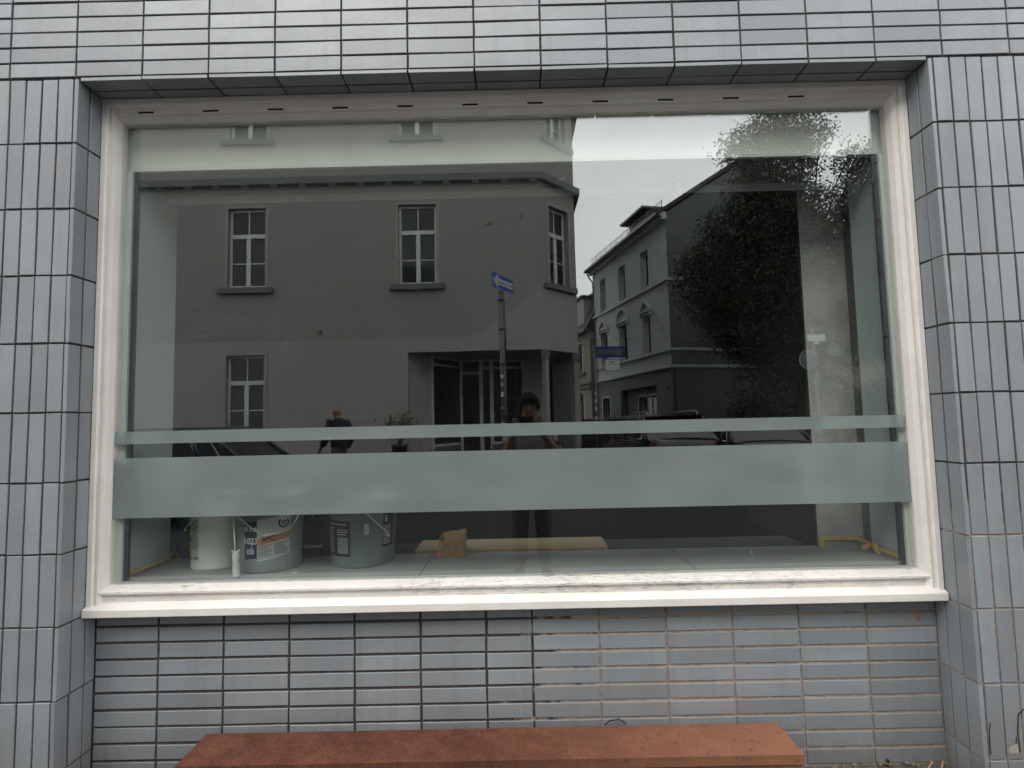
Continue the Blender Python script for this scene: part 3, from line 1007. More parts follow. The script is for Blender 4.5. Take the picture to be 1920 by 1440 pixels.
# wrapped air conditioner on the back wall of the shop
ac = empty('air_conditioner', (-1.02, 3.1, 2.15))
tag(ac, 'air conditioner wrapped in plastic on the back wall of the dark shop', 'air conditioner')
b = MB()
prof = [(3.296, 2.145), (3.13, 2.15), (3.06, 2.19), (3.05, 2.36), (3.09, 2.405), (3.296, 2.41)]
b.prism([(-1.435, y, z) for y, z in prof], (0, 0, 0), (0.81, 0, 0))
b.build('casing', 'film', ac)
b = MB().box(-1.40, -0.66, 3.046, 3.062, 2.19, 2.205)
b.build('flap', 'facade_white', ac)

# ------------------------------------------------------------------ the window
win = empty('shop_window', (1.6, 0.15, 0.6))
tag(win, 'big shop window in an old cream wooden frame with two frosted bands on the glass', 'window')
GX0, GX1, GZ0, GZ1, GY = 0.046, 3.142, 0.70, 2.527, 0.165


def yz_rail(name, prof, x0, x1, mat, parent):
    return MB().prism([(x0, y, z) for y, z in prof], (0, 0, 0), (x1 - x0, 0, 0)).build(name, mat, parent)


# left and right stiles: profile in (x offset from outer edge, y), mirrored for the right
def stile(name, xo, sgn, wtot):
    prof = [(0, 0.185), (0, 0.116), (0.003, 0.112), (0.021, 0.112), (0.0235, 0.115), (0.026, 0.121), (0.034, 0.121), (0.037, 0.117), (0.041, 0.115), (wtot * 0.66, 0.116), (wtot * 0.69, 0.121), (wtot * 0.86, 0.135), (wtot, 0.156), (wtot, 0.185)]
    return MB().prism([(xo + sgn * a, y, 0.6055) for a, y in prof], (0, 0, 0.035), (0, 0, 2.6045 - 0.6055)).build(name, 'paint_v', win, False)


stile('stile', OX0 + 0.001, 1, 0.053)
stile('stile', OX1 - 0.001, -1, 0.061)
# top rail
tr = yz_rail('top_rail', [(0.185, 2.605), (0.114, 2.605), (0.111, 2.602), (0.111, 2.579), (0.115, 2.576), (0.122, 2.574), (0.124, 2.571), (0.125, 2.560), (0.128, 2.549), (0.131, 2.546), (0.138, 2.545), (0.142, 2.540), (0.158, 2.526), (0.185, 2.524)], OX0 + 0.02, OX1 - 0.02, 'paint_h', win)
sl = MB().box(-0.031, 0.031, -0.002, 0.004, -0.003, 0.003).mesh('vent_slot', 'slot')
for i in range(11):
    wlink('vent_slot', sl, tr, Matrix.Translation((0.17 + 0.2585 * i + 0.01, 0.1265, 2.5545)) @ Matrix.Rotation(RNG.normal(0, 0.01), 4, 'Y'))
# bottom rail and sill
yz_rail('bottom_rail', [(0.185, 0.712), (0.166, 0.706), (0.128, 0.694), (0.122, 0.690), (0.122, 0.683), (0.126, 0.680), (0.134, 0.678), (0.136, 0.652), (0.185, 0.650)], OX0 + 0.018, OX1 - 0.022, 'paint_sill', win)
yz_rail('sill', [(0.185, 0.652), (0.137, 0.652), (0.100, 0.638), (0.096, 0.634), (0.096, 0.609), (0.099, 0.606), (0.185, 0.606)], OX0 - 0.003 + 0.006, OX1 - 0.003, 'paint_h', win)
MB().box(GX0 - 0.012, GX1 + 0.012, GY, GY + 0.006, GZ0, GZ1 + 0.01).build('pane', 'glass', win)
for z0, z1 in ((1.2395, 1.2875), (0.956, 1.185)):
    MB().quad((GX0 + 0.003, GY - 0.0022, z0), (GX1 - 0.003, GY - 0.0022, z0), (GX1 - 0.003, GY - 0.0022, z1), (GX0 + 0.003, GY - 0.0022, z1)).build('frosted_band', 'frost', win)
# inner guide rails of the shutter and black gaskets behind the glass
for x0, x1 in ((0.030, 0.089), (3.117, 3.180)):
    MB().box(x0, x1, 0.188, 0.199, 0.711, 2.346).build('guide_rail', 'alu', win)
MB().box(0.0, 0.104, 0.2005, 0.214, 0.711, 2.345).build('gasket', 'rubber', win)
MB().box(3.093, 3.20, 0.2005, 0.2035, 0.711, 2.345).build('gasket', 'rubber', win)
# bead of putty, broken, along the glass
bead = MB()
x = GX0
while x < GX1 - 0.03:
    w_ = RNG.uniform(0.02, 0.12)
    if RNG.random() < 0.45:
        bead.tube([(x, 0.1655 - 0.002, GZ1 - 0.001 + RNG.normal(0, 0.001)), (x + w_ * 0.5, 0.163, GZ1 - 0.003 + RNG.normal(0, 0.0012)), (min(x + w_, GX1), 0.163, GZ1 - 0.001)], 0.0022, 5)
    x += w_
bead.build('putty_bead', 'paint_h', win)
# ------------------------------------------------------------------ corten bench in front of the window
bench = empty('corten_bench', (1.51, 0.05, 0))
tag(bench, 'long low rusty steel bench standing against the tiled wall under the window', 'bench')
bx0, bx1, by0, by1, bz = 0.458, 2.562, -0.045, 0.142, 0.168
b = MB()
b.box(bx0, bx1, by0, by1, bz - 0.006, bz)
b.build('top_plate', 'rust', bench)
b = MB()
b.box(bx0 + 0.0015, bx1 - 0.0015, by0 + 0.001, by0 + 0.007, bz - 0.032, bz - 0.0065)
b.build('front_lip', 'rust', bench)
b = MB()
b.box(bx0 + 0.002, bx1 - 0.002, by0 + 0.012, by1 - 0.004, 0.004, bz - 0.0065)
b.build('body', 'rust', bench)
bv = bench.children[0].modifiers.new('edge', 'BEVEL')
bv.width = 0.0015
bv.segments = 2

# litter on the pavement in the right corner
b = MB()
for i in range(170):
    x, y = 2.62 + 0.55 * RNG.random(), 0.162 - 0.22 * RNG.random() ** 1.6
    a, s = RNG.uniform(0, PI), RNG.uniform(0.004, 0.016)
    dx, dy = math.cos(a) * s, math.sin(a) * s
    z = 0.001 + RNG.uniform(0, 0.006)
    b.add([(x - dx, y - dy, z), (x + dy * 0.5, y - dx * 0.5, z + s * 0.3), (x + dx, y + dy, z + 0.002), (x - dy * 0.5, y + dx * 0.5, z + s * 0.15)], [(0, 1, 2, 3)])
tag(b.build('leaf_litter', 'debris'), kind='stuff')
tw = MB()
tw.tube([(2.98, 0.05, 0.004), (3.06, 0.10, 0.007), (3.13, 0.155, 0.012)], 0.003, 6)
tag(tw.build('twig', 'card_in'), 'dry pale twig lying on the ground in the right corner of the recess', 'twig')
tw = MB()
tw.tube([(3.02, 0.03, 0.004), (3.10, 0.085, 0.008), (3.165, 0.15, 0.016)], 0.0035, 6)
tag(tw.build('twig', 'card'), 'thicker brown twig beside the pier in the right corner of the recess', 'twig')
b = MB()
b.ball((3.124, AY + 0.001, 0.53), 0.012, 8, 6, 1, 0.35, 1.5)
b.build('clay_patch', 'clay', apron)
# damage low on the right pier: cracked tiles and chipped corners
m = MB()
m.tube([(3.222, -0.0005, 0.232), (3.2165, -0.0005, 0.209), (3.2155, -0.0005, 0.182), (3.2145, -0.0005, 0.154), (3.2155, -0.0005, 0.129)], 0.0018, 4)
m.tube([(3.341, -0.0005, 0.276), (3.320, -0.0005, 0.26), (3.313, -0.0005, 0.198), (3.316, -0.0005, 0.134)], 0.0016, 4)
m.build('crack', 'slot', pier_r)
for pl in ([(3.308, 0.189), (3.3105, 0.171), (3.302, 0.160), (3.283, 0.152), (3.276, 0.139), (3.281, 0.131), (3.3105, 0.133)], [(3.336, 0.128), (3.346, 0.150), (3.358, 0.148), (3.360, 0.124), (3.345, 0.118)]):
    MB().prism([(x, -0.0012, z) for x, z in pl], (0, 0, 0), (0, 0.0016, 0)).build('chipped_glaze', 'facade_c', pier_r)
m = MB()
m.ball((2.972, 0.164, 0.013), 0.007, 8, 6)
tag(m.build('pebble', 'slot', smooth=True), 'small black pebble against the wall at the foot of the apron, right of the bench', 'pebble')

# wire stub behind the bench
b = MB()
b.tube([(1.93, 0.150, 0.168), (1.95, 0.147, 0.185), (1.985, 0.147, 0.188), (2.01, 0.150, 0.170)], 0.0024, 6)
tag(b.build('wire', 'slot'), 'short black wire sticking up behind the rusty bench', 'wire')


# ------------------------------------------------------------------ pails on the shelf
def patch(c, r, a0, a1, z0, z1, n=14, t=0.0006, slant=0.0, taper=0.0):
    """label patch round a pail, z relative to pail foot; slant tilts it"""
    b = MB()
    vs, fs = [], []
    for i in range(n + 1):
        a = a0 + (a1 - a0) * i / n
        dz = slant * (i / n - 0.5)
        for (z, off) in ((z0, 0), (z1, 0), (z1, t), (z0, t)):
            rr = r + taper * z + 0.0004 + off
            vs.append((c[0] + rr * math.cos(a), c[1] + rr * math.sin(a), c[2] + z + dz))
    for i in range(n):
        for k in range(4):
            fs.append((4 * i + k, 4 * i + (k + 1) % 4, 4 * i + 4 + (k + 1) % 4, 4 * i + 4 + k))
    fs += [(0, 1, 2, 3), (4 * n, 4 * n + 3, 4 * n + 2, 4 * n + 1)]
    b.add(vs, fs)
    return b


def wrap_text(c, r, txt, size, ac_, z, off=0.0014, taper=0.0, bold=0.0, rot=0.0, slant_d=0.0):
    """lettering bent round a pail; the reader looks from outside, text runs with growing angle"""
    vs, fs = text_mesh(txt, size, bold=bold)
    out = []
    for v in vs:
        x, y = v.x * math.cos(rot) - v.y * math.sin(rot), v.x * math.sin(rot) + v.y * math.cos(rot)
        rr = r + taper * (z + y) + off
        a = ac_ + x / rr
        out.append((c[0] + rr * math.cos(a), c[1] + rr * math.sin(a), c[2] + z + y + slant_d * x))
    b = MB()
    b.add(out, fs)
    return b


def lines(c, r, a0, a1, z0, z1, n, taper=0.0, ragged=True, h=0.45, t=0.0012):
    """rows of small print: short bars"""
    b = MB()
    dz = (z1 - z0) / n
    for i in range(n):
        z = z1 - dz * (i + 0.5)
        a = a0
        end = a1 - (RNG.uniform(0, 0.35) * (a1 - a0) if ragged and RNG.random() < 0.4 else 0)
        while a < end - 0.004:
            w = min(RNG.uniform(0.012, 0.05), end - a)
            rr = r + taper * z + t
            p = []
            for aa, zz in ((a, z - dz * h / 2), (a + w, z - dz * h / 2), (a + w, z + dz * h / 2), (a, z + dz * h / 2)):
                p.append((c[0] + rr * math.cos(aa), c[1] + rr * math.sin(aa), c[2] + zz))
            b.add(p, [(0, 1, 2, 3)])
            a += w + RNG.uniform(0.006, 0.014)
    return b


def barcode(c, r, a0, a1, z0, z1, taper=0.0, t=0.0013):
    b = MB()
    a = a0
    while a < a1:
        w = RNG.choice([0.004, 0.007, 0.011])
        rr = r + taper * z0 + t
        b.add([(c[0] + rr * math.cos(aa), c[1] + rr * math.sin(aa), c[2] + zz) for aa, zz in ((a, z0), (min(a + w, a1), z0), (min(a + w, a1), z1), (a, z1))], [(0, 1, 2, 3)])
        a += w + RNG.choice([0.004, 0.006])
    return b


SZ = 0.71


def pail(name, label, c, r0, r1, h, mat, group='paint pails on the shelf'):
    """open tapered plastic pail with rolled rim and stacking collar"""
    root = empty(name, c)
    tag(root, label, 'pail', group)
    k = (r1 - r0) / h
    R = lambda z: r0 + k * z
    b = MB()
    prof = [(0.001, 0.004), (r0 - 0.008, 0.004), (r0 - 0.008, 0.0), (r0 - 0.002, 0.0), (r0, 0.004)]
    zc = h - 0.045
    prof += [(R(z), z) for z in np.linspace(0.01, zc - 0.001, 8)]
    prof += [(R(zc) + 0.006, zc), (R(zc) + 0.0065, zc + 0.004), (R(zc) + 0.0015, zc + 0.006), (R(h) + 0.001, h - 0.008), (R(h) + 0.006, h - 0.007), (R(h) + 0.006, h - 0.001), (R(h) + 0.003, h), (R(h) - 0.002, h - 0.001), (r0 - 0.004, 0.008), (0.001, 0.008)]
    b.lathe(prof, c, 56)
    o = b.build('body', mat, root, True)
    return root, k


# white pail
c1 = (0.332, 0.428, SZ)
wp, k1 = pail('paint_pail', 'white plastic pail with yellow and text label, left of the three pails', c1, 0.103, 0.110, 0.275, 'pailwhite')
A0 = -PI / 2
lb = patch(c1, 0.103, A0 - 0.98, A0 - 0.70, 0.045, 0.215, taper=k1).build('label', 'lab_yellow', wp)
patch(c1, 0.1036, A0 - 0.98, A0 - 0.70, 0.115, 0.135, taper=k1).build('label_band', 'lab_navy', lb)
patch(c1, 0.1036, A0 - 0.98, A0 - 0.70, 0.038, 0.0445, taper=k1).build('label_band', 'lab_red', lb)
patch(c1, 0.1036, A0 - 0.98, A0 - 0.74, 0.196, 0.235, taper=k1).build('label_band', 'lab_navy', lb)
lt = patch(c1, 0.1032, A0 - 0.695, A0 - 0.24, 0.04, 0.24, taper=k1).build('label', 'lab_white', wp)
lines(c1, 0.1032, A0 - 0.67, A0 - 0.27, 0.085, 0.232, 30, k1, True, 0.5).build('label_print', 'print_dark', lt)
barcode(c1, 0.1032, A0 - 0.50, A0 - 0.27, 0.044, 0.070, k1).build('barcode', 'print_dark', lt)
b = MB()
b.tube([(c1[0] - 0.113, c1[1] - 0.055, SZ + 0.158), (c1[0] - 0.098, c1[1] - 0.075, SZ + 0.170), (c1[0] - 0.06, c1[1] - 0.100, SZ + 0.200), (c1[0] - 0.02, c1[1] - 0.11, SZ + 0.232), (c1[0] + 0.03, c1[1] - 0.105, SZ + 0.255), (c1[0] + 0.10, c1[1] - 0.03, SZ + 0.265)], 0.0024, 6)
b.build('bail', 'wire', wp, True)
b = MB()
b.ball((c1[0] - 0.113, c1[1] - 0.055, SZ + 0.158), 0.006, 8, 6)
b.build('bail_eye', 'wire', wp, True)

# grey pail with the navy, white and orange label
c2 = (0.578, 0.384, SZ)
gp, k2 = pail('paint_pail', 'dull grey pail with navy, white and orange label 1023, middle of the three pails', c2, 0.122, 0.134, 0.30, 'pailgrey')
r2 = 0.122
SL = 0.020
ln = patch(c2, r2, A0 - 0.42, A0 + 0.02, 0.058, 0.205, taper=k2, slant=0.006).build('label', 'lab_navy', gp)
wrap_text(c2, r2, '1023', 0.034, A0 - 0.20, 0.128, taper=k2, bold=0.0012).build('label_print', 'print_white', ln)
wrap_text(c2, r2, '\u25a3 L A', 0.024, A0 - 0.20, 0.176, taper=k2, bold=0.001).build('label_print', 'print_white', ln)
wrap_text(c2, r2, '.)', 0.030, A0 - 0.17, 0.108, taper=k2).build('label_print', 'print_white', ln)
patch(c2, r2 + 0.0006, A0 - 0.33, A0 - 0.09, 0.078, 0.096, taper=k2).build('barcode_field', 'print_white', ln)
barcode(c2, r2 + 0.0008, A0 - 0.30, A0 - 0.12, 0.081, 0.093, k2).build('barcode', 'print_dark', ln)
lw = patch(c2, r2, A0 + 0.022, A0 + 1.02, 0.058, 0.222, taper=k2, slant=0.02).build('label', 'lab_white', gp)
lo_ = patch(c2, r2 + 0.0006, A0 + 0.024, A0 + 1.01, 0.122, 0.148, taper=k2, slant=0.022).build('label_band', 'lab_orange', lw)
patch(c2, r2 + 0.0005, A0 + 0.03, A0 + 1.0, 0.062, 0.119, taper=k2, slant=0.02).build('label_band', 'lab_grey', lw)
wrap_text(c2, r2, 'SPC', 0.030, A0 + 0.36, 0.137, off=0.0022, taper=k2, bold=0.0012).build('label_print', 'print_dark', lw)
lines(c2, r2, A0 + 0.06, A0 + 0.45, 0.066, 0.116, 9, k2, t=0.0019).build('label_print', 'print_dark', lw)
lines(c2, r2, A0 + 0.52, A0 + 0.92, 0.070, 0.121, 9, k2, t=0.0019).build('label_print', 'print_dark', lw)
for rr_, mt_ in ((0.021, 'lab_navy'), (0.0145, 'lab_white'), (0.009, 'lab_navy'), (0.0045, 'lab_white')):
    b = MB()
    vs = [(c2[0] + (r2 + k2 * 0.19 + 0.0016 + (0.021 - rr_) * 0.03) * math.cos(A0 + 0.80 + rr_ * math.cos(t) / r2), c2[1] + (r2 + k2 * 0.19 + 0.0016 + (0.021 - rr_) * 0.03) * math.sin(A0 + 0.80 + rr_ * math.cos(t) / r2), SZ + 0.196 + rr_ * math.sin(t)) for t in np.linspace(0, 2 * PI, 20, endpoint=False)]
    b.add(vs, [tuple(range(20))])
    b.build('label_ring', mt_, lw)
b = MB()
b.tube([(c2[0] - 0.085, c2[1] - 0.13, SZ + 0.245), (c2[0] - 0.06, c2[1] - 0.142, SZ + 0.222), (c2[0] + 0.0, c2[1] - 0.150, SZ + 0.178), (c2[0] + 0.038, c2[1] - 0.148, SZ + 0.153)], 0.0027, 6)
b.tube([(c2[0] + 0.115, c2[1] - 0.088, SZ + 0.168), (c2[0] + 0.132, c2[1] - 0.06, SZ + 0.20), (c2[0] + 0.139, c2[1] - 0.03, SZ + 0.24)], 0.0027, 6)
b.build('bail', 'wire', gp, True)
b = MB()
b.tube([(c2[0] + 0.036, c2[1] - 0.148, SZ + 0.152), (c2[0] + 0.08, c2[1] - 0.125, SZ + 0.160), (c2[0] + 0.118, c2[1] - 0.086, SZ + 0.170)], 0.0055, 10)
b.build('bail_grip', 'handle', gp, True)

# green grey pail with the black label
c3 = (0.955, 0.438, SZ)
bp_, k3 = pail('paint_pail', 'green grey pail with black text label and small white sticker, right of the three pails', c3, 0.131, 0.142, 0.265, 'pailgreen')
r3 = 0.131
lk = patch(c3, r3, A0 - 1.30, A0 - 0.12, 0.048, 0.192, taper=k3).build('label', 'lab_black', bp_)
lines(c3, r3, A0 - 1.26, A0 - 0.72, 0.058, 0.165, 14, k3).build('label_print', 'print_white', lk)
lines(c3, r3, A0 - 0.58, A0 - 0.18, 0.060, 0.125, 14, k3, False, 0.55).build('label_print', 'print_white', lk)
lines(c3, r3, A0 - 0.58, A0 - 0.18, 0.132, 0.160, 3, k3).build('label_print', 'print_white', lk)
lines(c3, r3, A0 - 1.0, A0 - 0.2, 0.172, 0.183, 1, k3, False).build('label_print', 'print_white', lk)
st = patch(c3, r3, A0 + 0.30, A0 + 0.43, 0.137, 0.178, taper=k3).build('sticker', 'lab_white', bp_)
lines(c3, r3, A0 + 0.32, A0 + 0.41, 0.142, 0.173, 4, k3, False, 0.3).build('label_print', 'print_dark', st)
lr = patch(c3, r3, A0 + 0.88, A0 + 1.35, 0.075, 0.212, taper=k3).build('label', 'lab_black', bp_)
wrap_text(c3, r3, 'S', 0.032, A0 + 1.0, 0.19, taper=k3, bold=0.001).build('label_print', 'print_white', lr)
lines(c3, r3, A0 + 0.90, A0 + 1.2, 0.085, 0.165, 8, k3).build('label_print', 'print_white', lr)
b = MB()
b.box(-0.045, 0.045, -0.006, 0.006, -0.014, 0.014)
lug = b.mesh('bail_lug', 'pailgreen')
wlink('bail_lug', lug, bp_, Matrix.Translation((c3[0] + 0.055, c3[1] - 0.132, SZ + 0.217)) @ Matrix.Rotation(0.4, 4, 'Z'))
b = MB()
b.tube([(c3[0] + 0.05, c3[1] - 0.140, SZ + 0.226), (c3[0] + 0.085, c3[1] - 0.135, SZ + 0.190), (c3[0] + 0.122, c3[1] - 0.105, SZ + 0.145), (c3[0] + 0.130, c3[1] - 0.095, SZ + 0.128)], 0.0024, 6)
b.ball((c3[0] + 0.131, c3[1] - 0.094, SZ + 0.125), 0.0055, 8, 6)
b.build('bail', 'wire', bp_, True)

# dark crates behind the pails
for nm, lab, x0, x1, y0, y1, z1, mt_ in (
        ('dark_crate', 'dark blue plastic crate behind the white pail beside the side panel', 0.075, 0.30, 0.542, 0.78, 0.93, 'boxblue'),
        ('dark_crate', 'black crate standing between the grey pails behind the shelf', 0.60, 0.79, 0.56, 0.80, 0.94, 'boxblack'),
        ('dark_crate', 'tall narrow navy crate just left of the green grey pail', 0.795, 0.905, 0.545, 0.75, 0.96, 'boxblue')):
    t = empty(nm, ((x0 + x1) / 2, (y0 + y1) / 2, 0.698))
    tag(t, lab, 'crate', 'dark crates behind the pails')
    w = 0.006
    b = MB()
    b.box(x0, x1, y0, y1, 0.6985, 0.705)
    b.box(x0, x1, y0, y0 + w, 0.705, z1)
    b.box(x0, x1, y1 - w, y1, 0.705, z1)
    b.box(x0, x0 + w, y0 + w, y1 - w, 0.705, z1)
    b.box(x1 - w, x1, y0 + w, y1 - w, 0.705, z1)
    b.build('body', mt_, t)
    b = MB()
    b.box(x0 - 0.006, x1 + 0.006, y0 - 0.006, y0 - 0.0005, z1 - 0.022, z1 - 0.002)
    b.box(x0 - 0.006, x1 + 0.006, y0 - 0.005, y0 - 0.0005, 0.74, 0.75)
    b.build('rib', mt_, t)
b = MB()
b.box(0.655, 0.745, 0.50, 0.534, 0.7105, 0.755)
sp = empty('sponge_tray', (0.70, 0.517, 0.71))
tag(sp, 'small dark tray with a pale rim on the shelf between two pails', 'tray')
b.build('tray', 'boxblack', sp)
MB().box(0.652, 0.748, 0.497, 0.5365, 0.755, 0.760).build('rim', 'lab_grey', sp)

# paint roller leaning on the grey pail
pr = empty('paint_roller', (0.515, 0.225, SZ))
tag(pr, 'paint roller with paint smeared grip standing between white and grey pails', 'paint roller')
b = MB()
b.tube([(0.5195, 0.219, 0.7115), (0.519, 0.2195, 0.718), (0.517, 0.221, 0.74), (0.513, 0.225, 0.775), (0.5105, 0.228, 0.795), (0.509, 0.230, 0.803)], [0.0125, 0.014, 0.0135, 0.0115, 0.0135, 0.009], 14)
b.build('grip', 'rollergrip', pr, True)
b = MB()
b.tube([(0.4935, 0.229, 0.814), (0.500, 0.229, 0.806), (0.509, 0.230, 0.801), (0.518, 0.230, 0.805), (0.5245, 0.230, 0.815)], [0.002, 0.0045, 0.006, 0.0045, 0.002], 8)
b.build('guard', 'rollergrip', pr, True)
b = MB()
b.tube([(0.509, 0.230, 0.800), (0.505, 0.232, 0.835), (0.499, 0.236, 0.88), (0.496, 0.239, 0.93), (0.498, 0.241, 0.965), (0.515, 0.243, 0.985), (0.545, 0.246, 0.985), (0.552, 0.247, 0.997), (0.545, 0.248, 1.008), (0.43, 0.246, 1.006)], 0.0034, 8)
b.build('rod', 'handle', pr, True)
b = MB()
b.tube([(0.535, 0.250, 1.007), (0.395, 0.250, 1.005)], 0.020, 18)
b.build('roller_sleeve', 'rollergrip', pr, True)

# cardboard box with its torn open top
cb = empty('cardboard_box', (1.34, 0.47, SZ))
tag(cb, 'small torn open cardboard box printed with letters on the shelf edge', 'box')
cm = Matrix.Translation((1.337, 0.478, SZ + 0.0005)) @ Matrix.Rotation(math.radians(-7), 4, 'Z')
W, Dp, HF, HB, th = 0.054, 0.036, 0.072, 0.100, 0.0025


def panel(poly, off, mt_, nm='side_panel'):
    MB(cm).prism(poly, (0, 0, 0), off).build(nm, mt_, cb)


panel([(-W, -Dp, 0), (W, -Dp, 0), (W, -Dp, HF + 0.018), (W * 0.75, -Dp, HF + 0.010), (W * 0.3, -Dp, HF + 0.004), (-W * 0.1, -Dp, HF - 0.003), (-W * 0.6, -Dp, HF + 0.001), (-W, -Dp, HF + 0.004)], (0, th, 0), 'card', 'front_panel')
panel([(-W, Dp, 0), (W, Dp, 0), (W, Dp, HB + 0.012), (W * 0.5, Dp, HB + 0.008), (W * 0.3, Dp, HB + 0.003), (-W * 0.2, Dp, HB + 0.004), (-W, Dp, HB - 0.008)], (0, -th, 0), 'card_in', 'back_panel')
panel([(-W, -Dp + th, 0), (-W, Dp - th, 0), (-W, Dp - th, HB - 0.008), (-W, -Dp + th, HF + 0.004)], (th, 0, 0), 'card', 'end_panel')
panel([(W, -Dp + th, 0), (W, Dp - th, 0), (W, Dp - th, HB + 0.012), (W, -Dp + th, HF + 0.018)], (-th, 0, 0), 'card_in', 'end_panel')
MB(cm).box(-W + th, W - th, -Dp + th, Dp - th, 0.0, 0.003).build('base', 'card', cb)
fr = [o for o in cb.children if o.name.startswith('front_panel')][0]
for txt, size, x, z, rt in (('M', 0.030, -0.018, 0.048, 0.25), ('\u221e', 0.024, 0.030, 0.060, 0.9), ('L', 0.022, 0.000, 0.022, 0.6), ('H', 0.02, 0.022, 0.034, 1.2), ('K', 0.016, -0.035, 0.018, -0.4), ('V', 0.016, 0.040, 0.014, 0.2), ('=', 0.02, 0.008, 0.052, 0.8)):
    vs, fs = text_mesh(txt, size)
    b = MB(cm)
    b.add([(x + v.x * math.cos(rt) - v.y * math.sin(rt), -Dp - 0.0006, z + v.x * math.sin(rt) + v.y * math.cos(rt)) for v in vs], fs)
    b.build('print', 'card_print', fr)
b = MB()
b.tube([(1.268, 0.452, 0.7135), (1.277, 0.447, 0.722), (1.284, 0.447, 0.716)], [0.003, 0.006, 0.003], 7)
b.tube([(1.272, 0.448, 0.734), (1.279, 0.449, 0.725), (1.288, 0.448, 0.714)], [0.005, 0.004, 0.003], 7)
tag(b.build('orange_scrap', 'orange', smooth=True), 'crumpled orange plastic scrap at the foot of the cardboard box', 'scrap')

# board lying behind the shelf
bd = empty('wooden_board', (1.6, 0.63, 0.70))
tag(bd, 'long pale wooden board lying flat along the back edge of the shelf', 'board')
b = MB()
pl = [(1.158, 0.545), (2.028, 0.5455), (2.033, 0.742), (2.025, 0.750), (1.165, 0.748), (1.158, 0.74)]
b.prism([(x, y, 0.7195) for x, y in pl], (0, 0, 0), (0, 0, 0.0035))
b.build('face', 'wood', bd)
b = MB()
b.prism([(x, y, 0.699) for x, y in pl], (0, 0, 0), (0, 0, 0.02))
b.build('core', 'woodedge', bd)

# dabs of filler on the shelf
for k, (x, y, s, lab) in enumerate(((2.62, 0.42, 0.006, 'tiny white dab standing up on the bare right half of the shelf'), (0.73, 0.262, 0.012, 'flat white paint drip on the shelf in front of the grey pail'))):
    b = MB()
    b.ball((x, y, SZ + 0.002), s, 8, 6, 1, 0.7, 1.6 if k == 0 else 0.2)
    tag(b.build('paint_dab', 'dab', smooth=True), lab, 'paint dab')


# ------------------------------------------------------------------ street behind the camera: houses
def wall_panel(m, u0, u1, z0, z1, ops, d, depth=0.14):
    """wall face at local d with openings (u0,u1,z0,z1) and their reveals"""
    us = sorted({u0, u1, *[o[0] for o in ops], *[o[1] for o in ops]})
    zs = sorted({z0, z1, *[o[2] for o in ops], *[o[3] for o in ops]})
    for a, b_ in zip(us[:-1], us[1:]):
        for p, q in zip(zs[:-1], zs[1:]):
            cu_, cz = (a + b_) / 2, (p + q) / 2
            if any(o[0] < cu_ < o[1] and o[2] < cz < o[3] for o in ops):
                continue
            m.quad((a, d, p), (b_, d, p), (b_, d, q), (a, d, q))
    for o in ops:
        a, b_, p, q = o[:4]
        e = d - depth
        m.quad((a, d, p), (b_, d, p), (b_, e, p), (a, e, p))
        m.quad((a, d, q), (b_, d, q), (b_, e, q), (a, e, q))
        m.quad((a, d, p), (a, d, q), (a, e, q), (a, e, p))
        m.quad((b_, d, p), (b_, d, q), (b_, e, q), (b_, e, p))
    return m


def window_unit(F, parent, u0, u1, z0, z1, d, depth=0.14, transom=0.34, bars=True, sill=True, surround=True, curtain=None, sillm='facade_trim', casement=2, oversill=0.22):
    """wooden window: outer frame, transom, casements, glazing bars; panes are sub-parts"""
    e = d - depth
    fw = 0.065
    m = MB(F)
    m.box(u0, u0 + fw, e, e + 0.05, z0, z1)
    m.box(u1 - fw, u1, e, e + 0.05, z0, z1)
    m.box(u0 + fw, u1 - fw, e, e + 0.05, z0, z0 + fw + 0.02)
    m.box(u0 + fw, u1 - fw, e, e + 0.05, z1 - fw, z1)
    zt = z1 - (z1 - z0) * transom if transom else z1 - fw
    if transom:
        m.box(u0 + fw, u1 - fw, e, e + 0.065, zt - 0.055, zt + 0.055)
        if bars:
            m.box((u0 + u1) / 2 - 0.014, (u0 + u1) / 2 + 0.014, e + 0.005, e + 0.04, zt + 0.055, z1 - fw)
    if casement == 2:
        m.box((u0 + u1) / 2 - 0.055, (u0 + u1) / 2 + 0.055, e, e + 0.06, z0 + fw, zt - 0.055 if transom else zt)
        if bars:
            zb = z0 + (zt - z0) * 0.48
            for a, b_ in ((u0 + fw, (u0 + u1) / 2 - 0.055), ((u0 + u1) / 2 + 0.055, u1 - fw)):
                m.box(a, b_, e + 0.005, e + 0.04, zb - 0.014, zb + 0.014)
    w = m.build('window', 'winframe', parent)
    spans = [(u0 + fw, (u0 + u1) / 2, z0 + fw, zt), ((u0 + u1) / 2, u1 - fw, z0 + fw, zt)] if casement == 2 else [(u0 + fw, u1 - fw, z0 + fw, zt)]
    if transom:
        spans.append((u0 + fw, u1 - fw, zt, z1 - fw))
    for a, b_, p, q in spans:
        MB(F).box(a, b_, e + 0.012, e + 0.02, p, q).build('pane', 'pane', w)
    if surround:
        t = 0.085
        s = MB(F)
        s.box(u0 - t, u0 - 0.001, d - 0.01, d + 0.016, z0, z1 + t)
        s.box(u1 + 0.001, u1 + t, d - 0.01, d + 0.016, z0, z1 + t)
        s.box(u0 - 0.001, u1 + 0.001, d - 0.01, d + 0.015, z1 + 0.001, z1 + t)
        s.build('surround', surround if isinstance(surround, str) else 'facade_white', w)
    if sill:
        MB(F).box(u0 - oversill, u1 + oversill, e + 0.05, d + 0.11, z0 - 0.15, z0 - 0.002).build('sill', sillm, w)
    return w


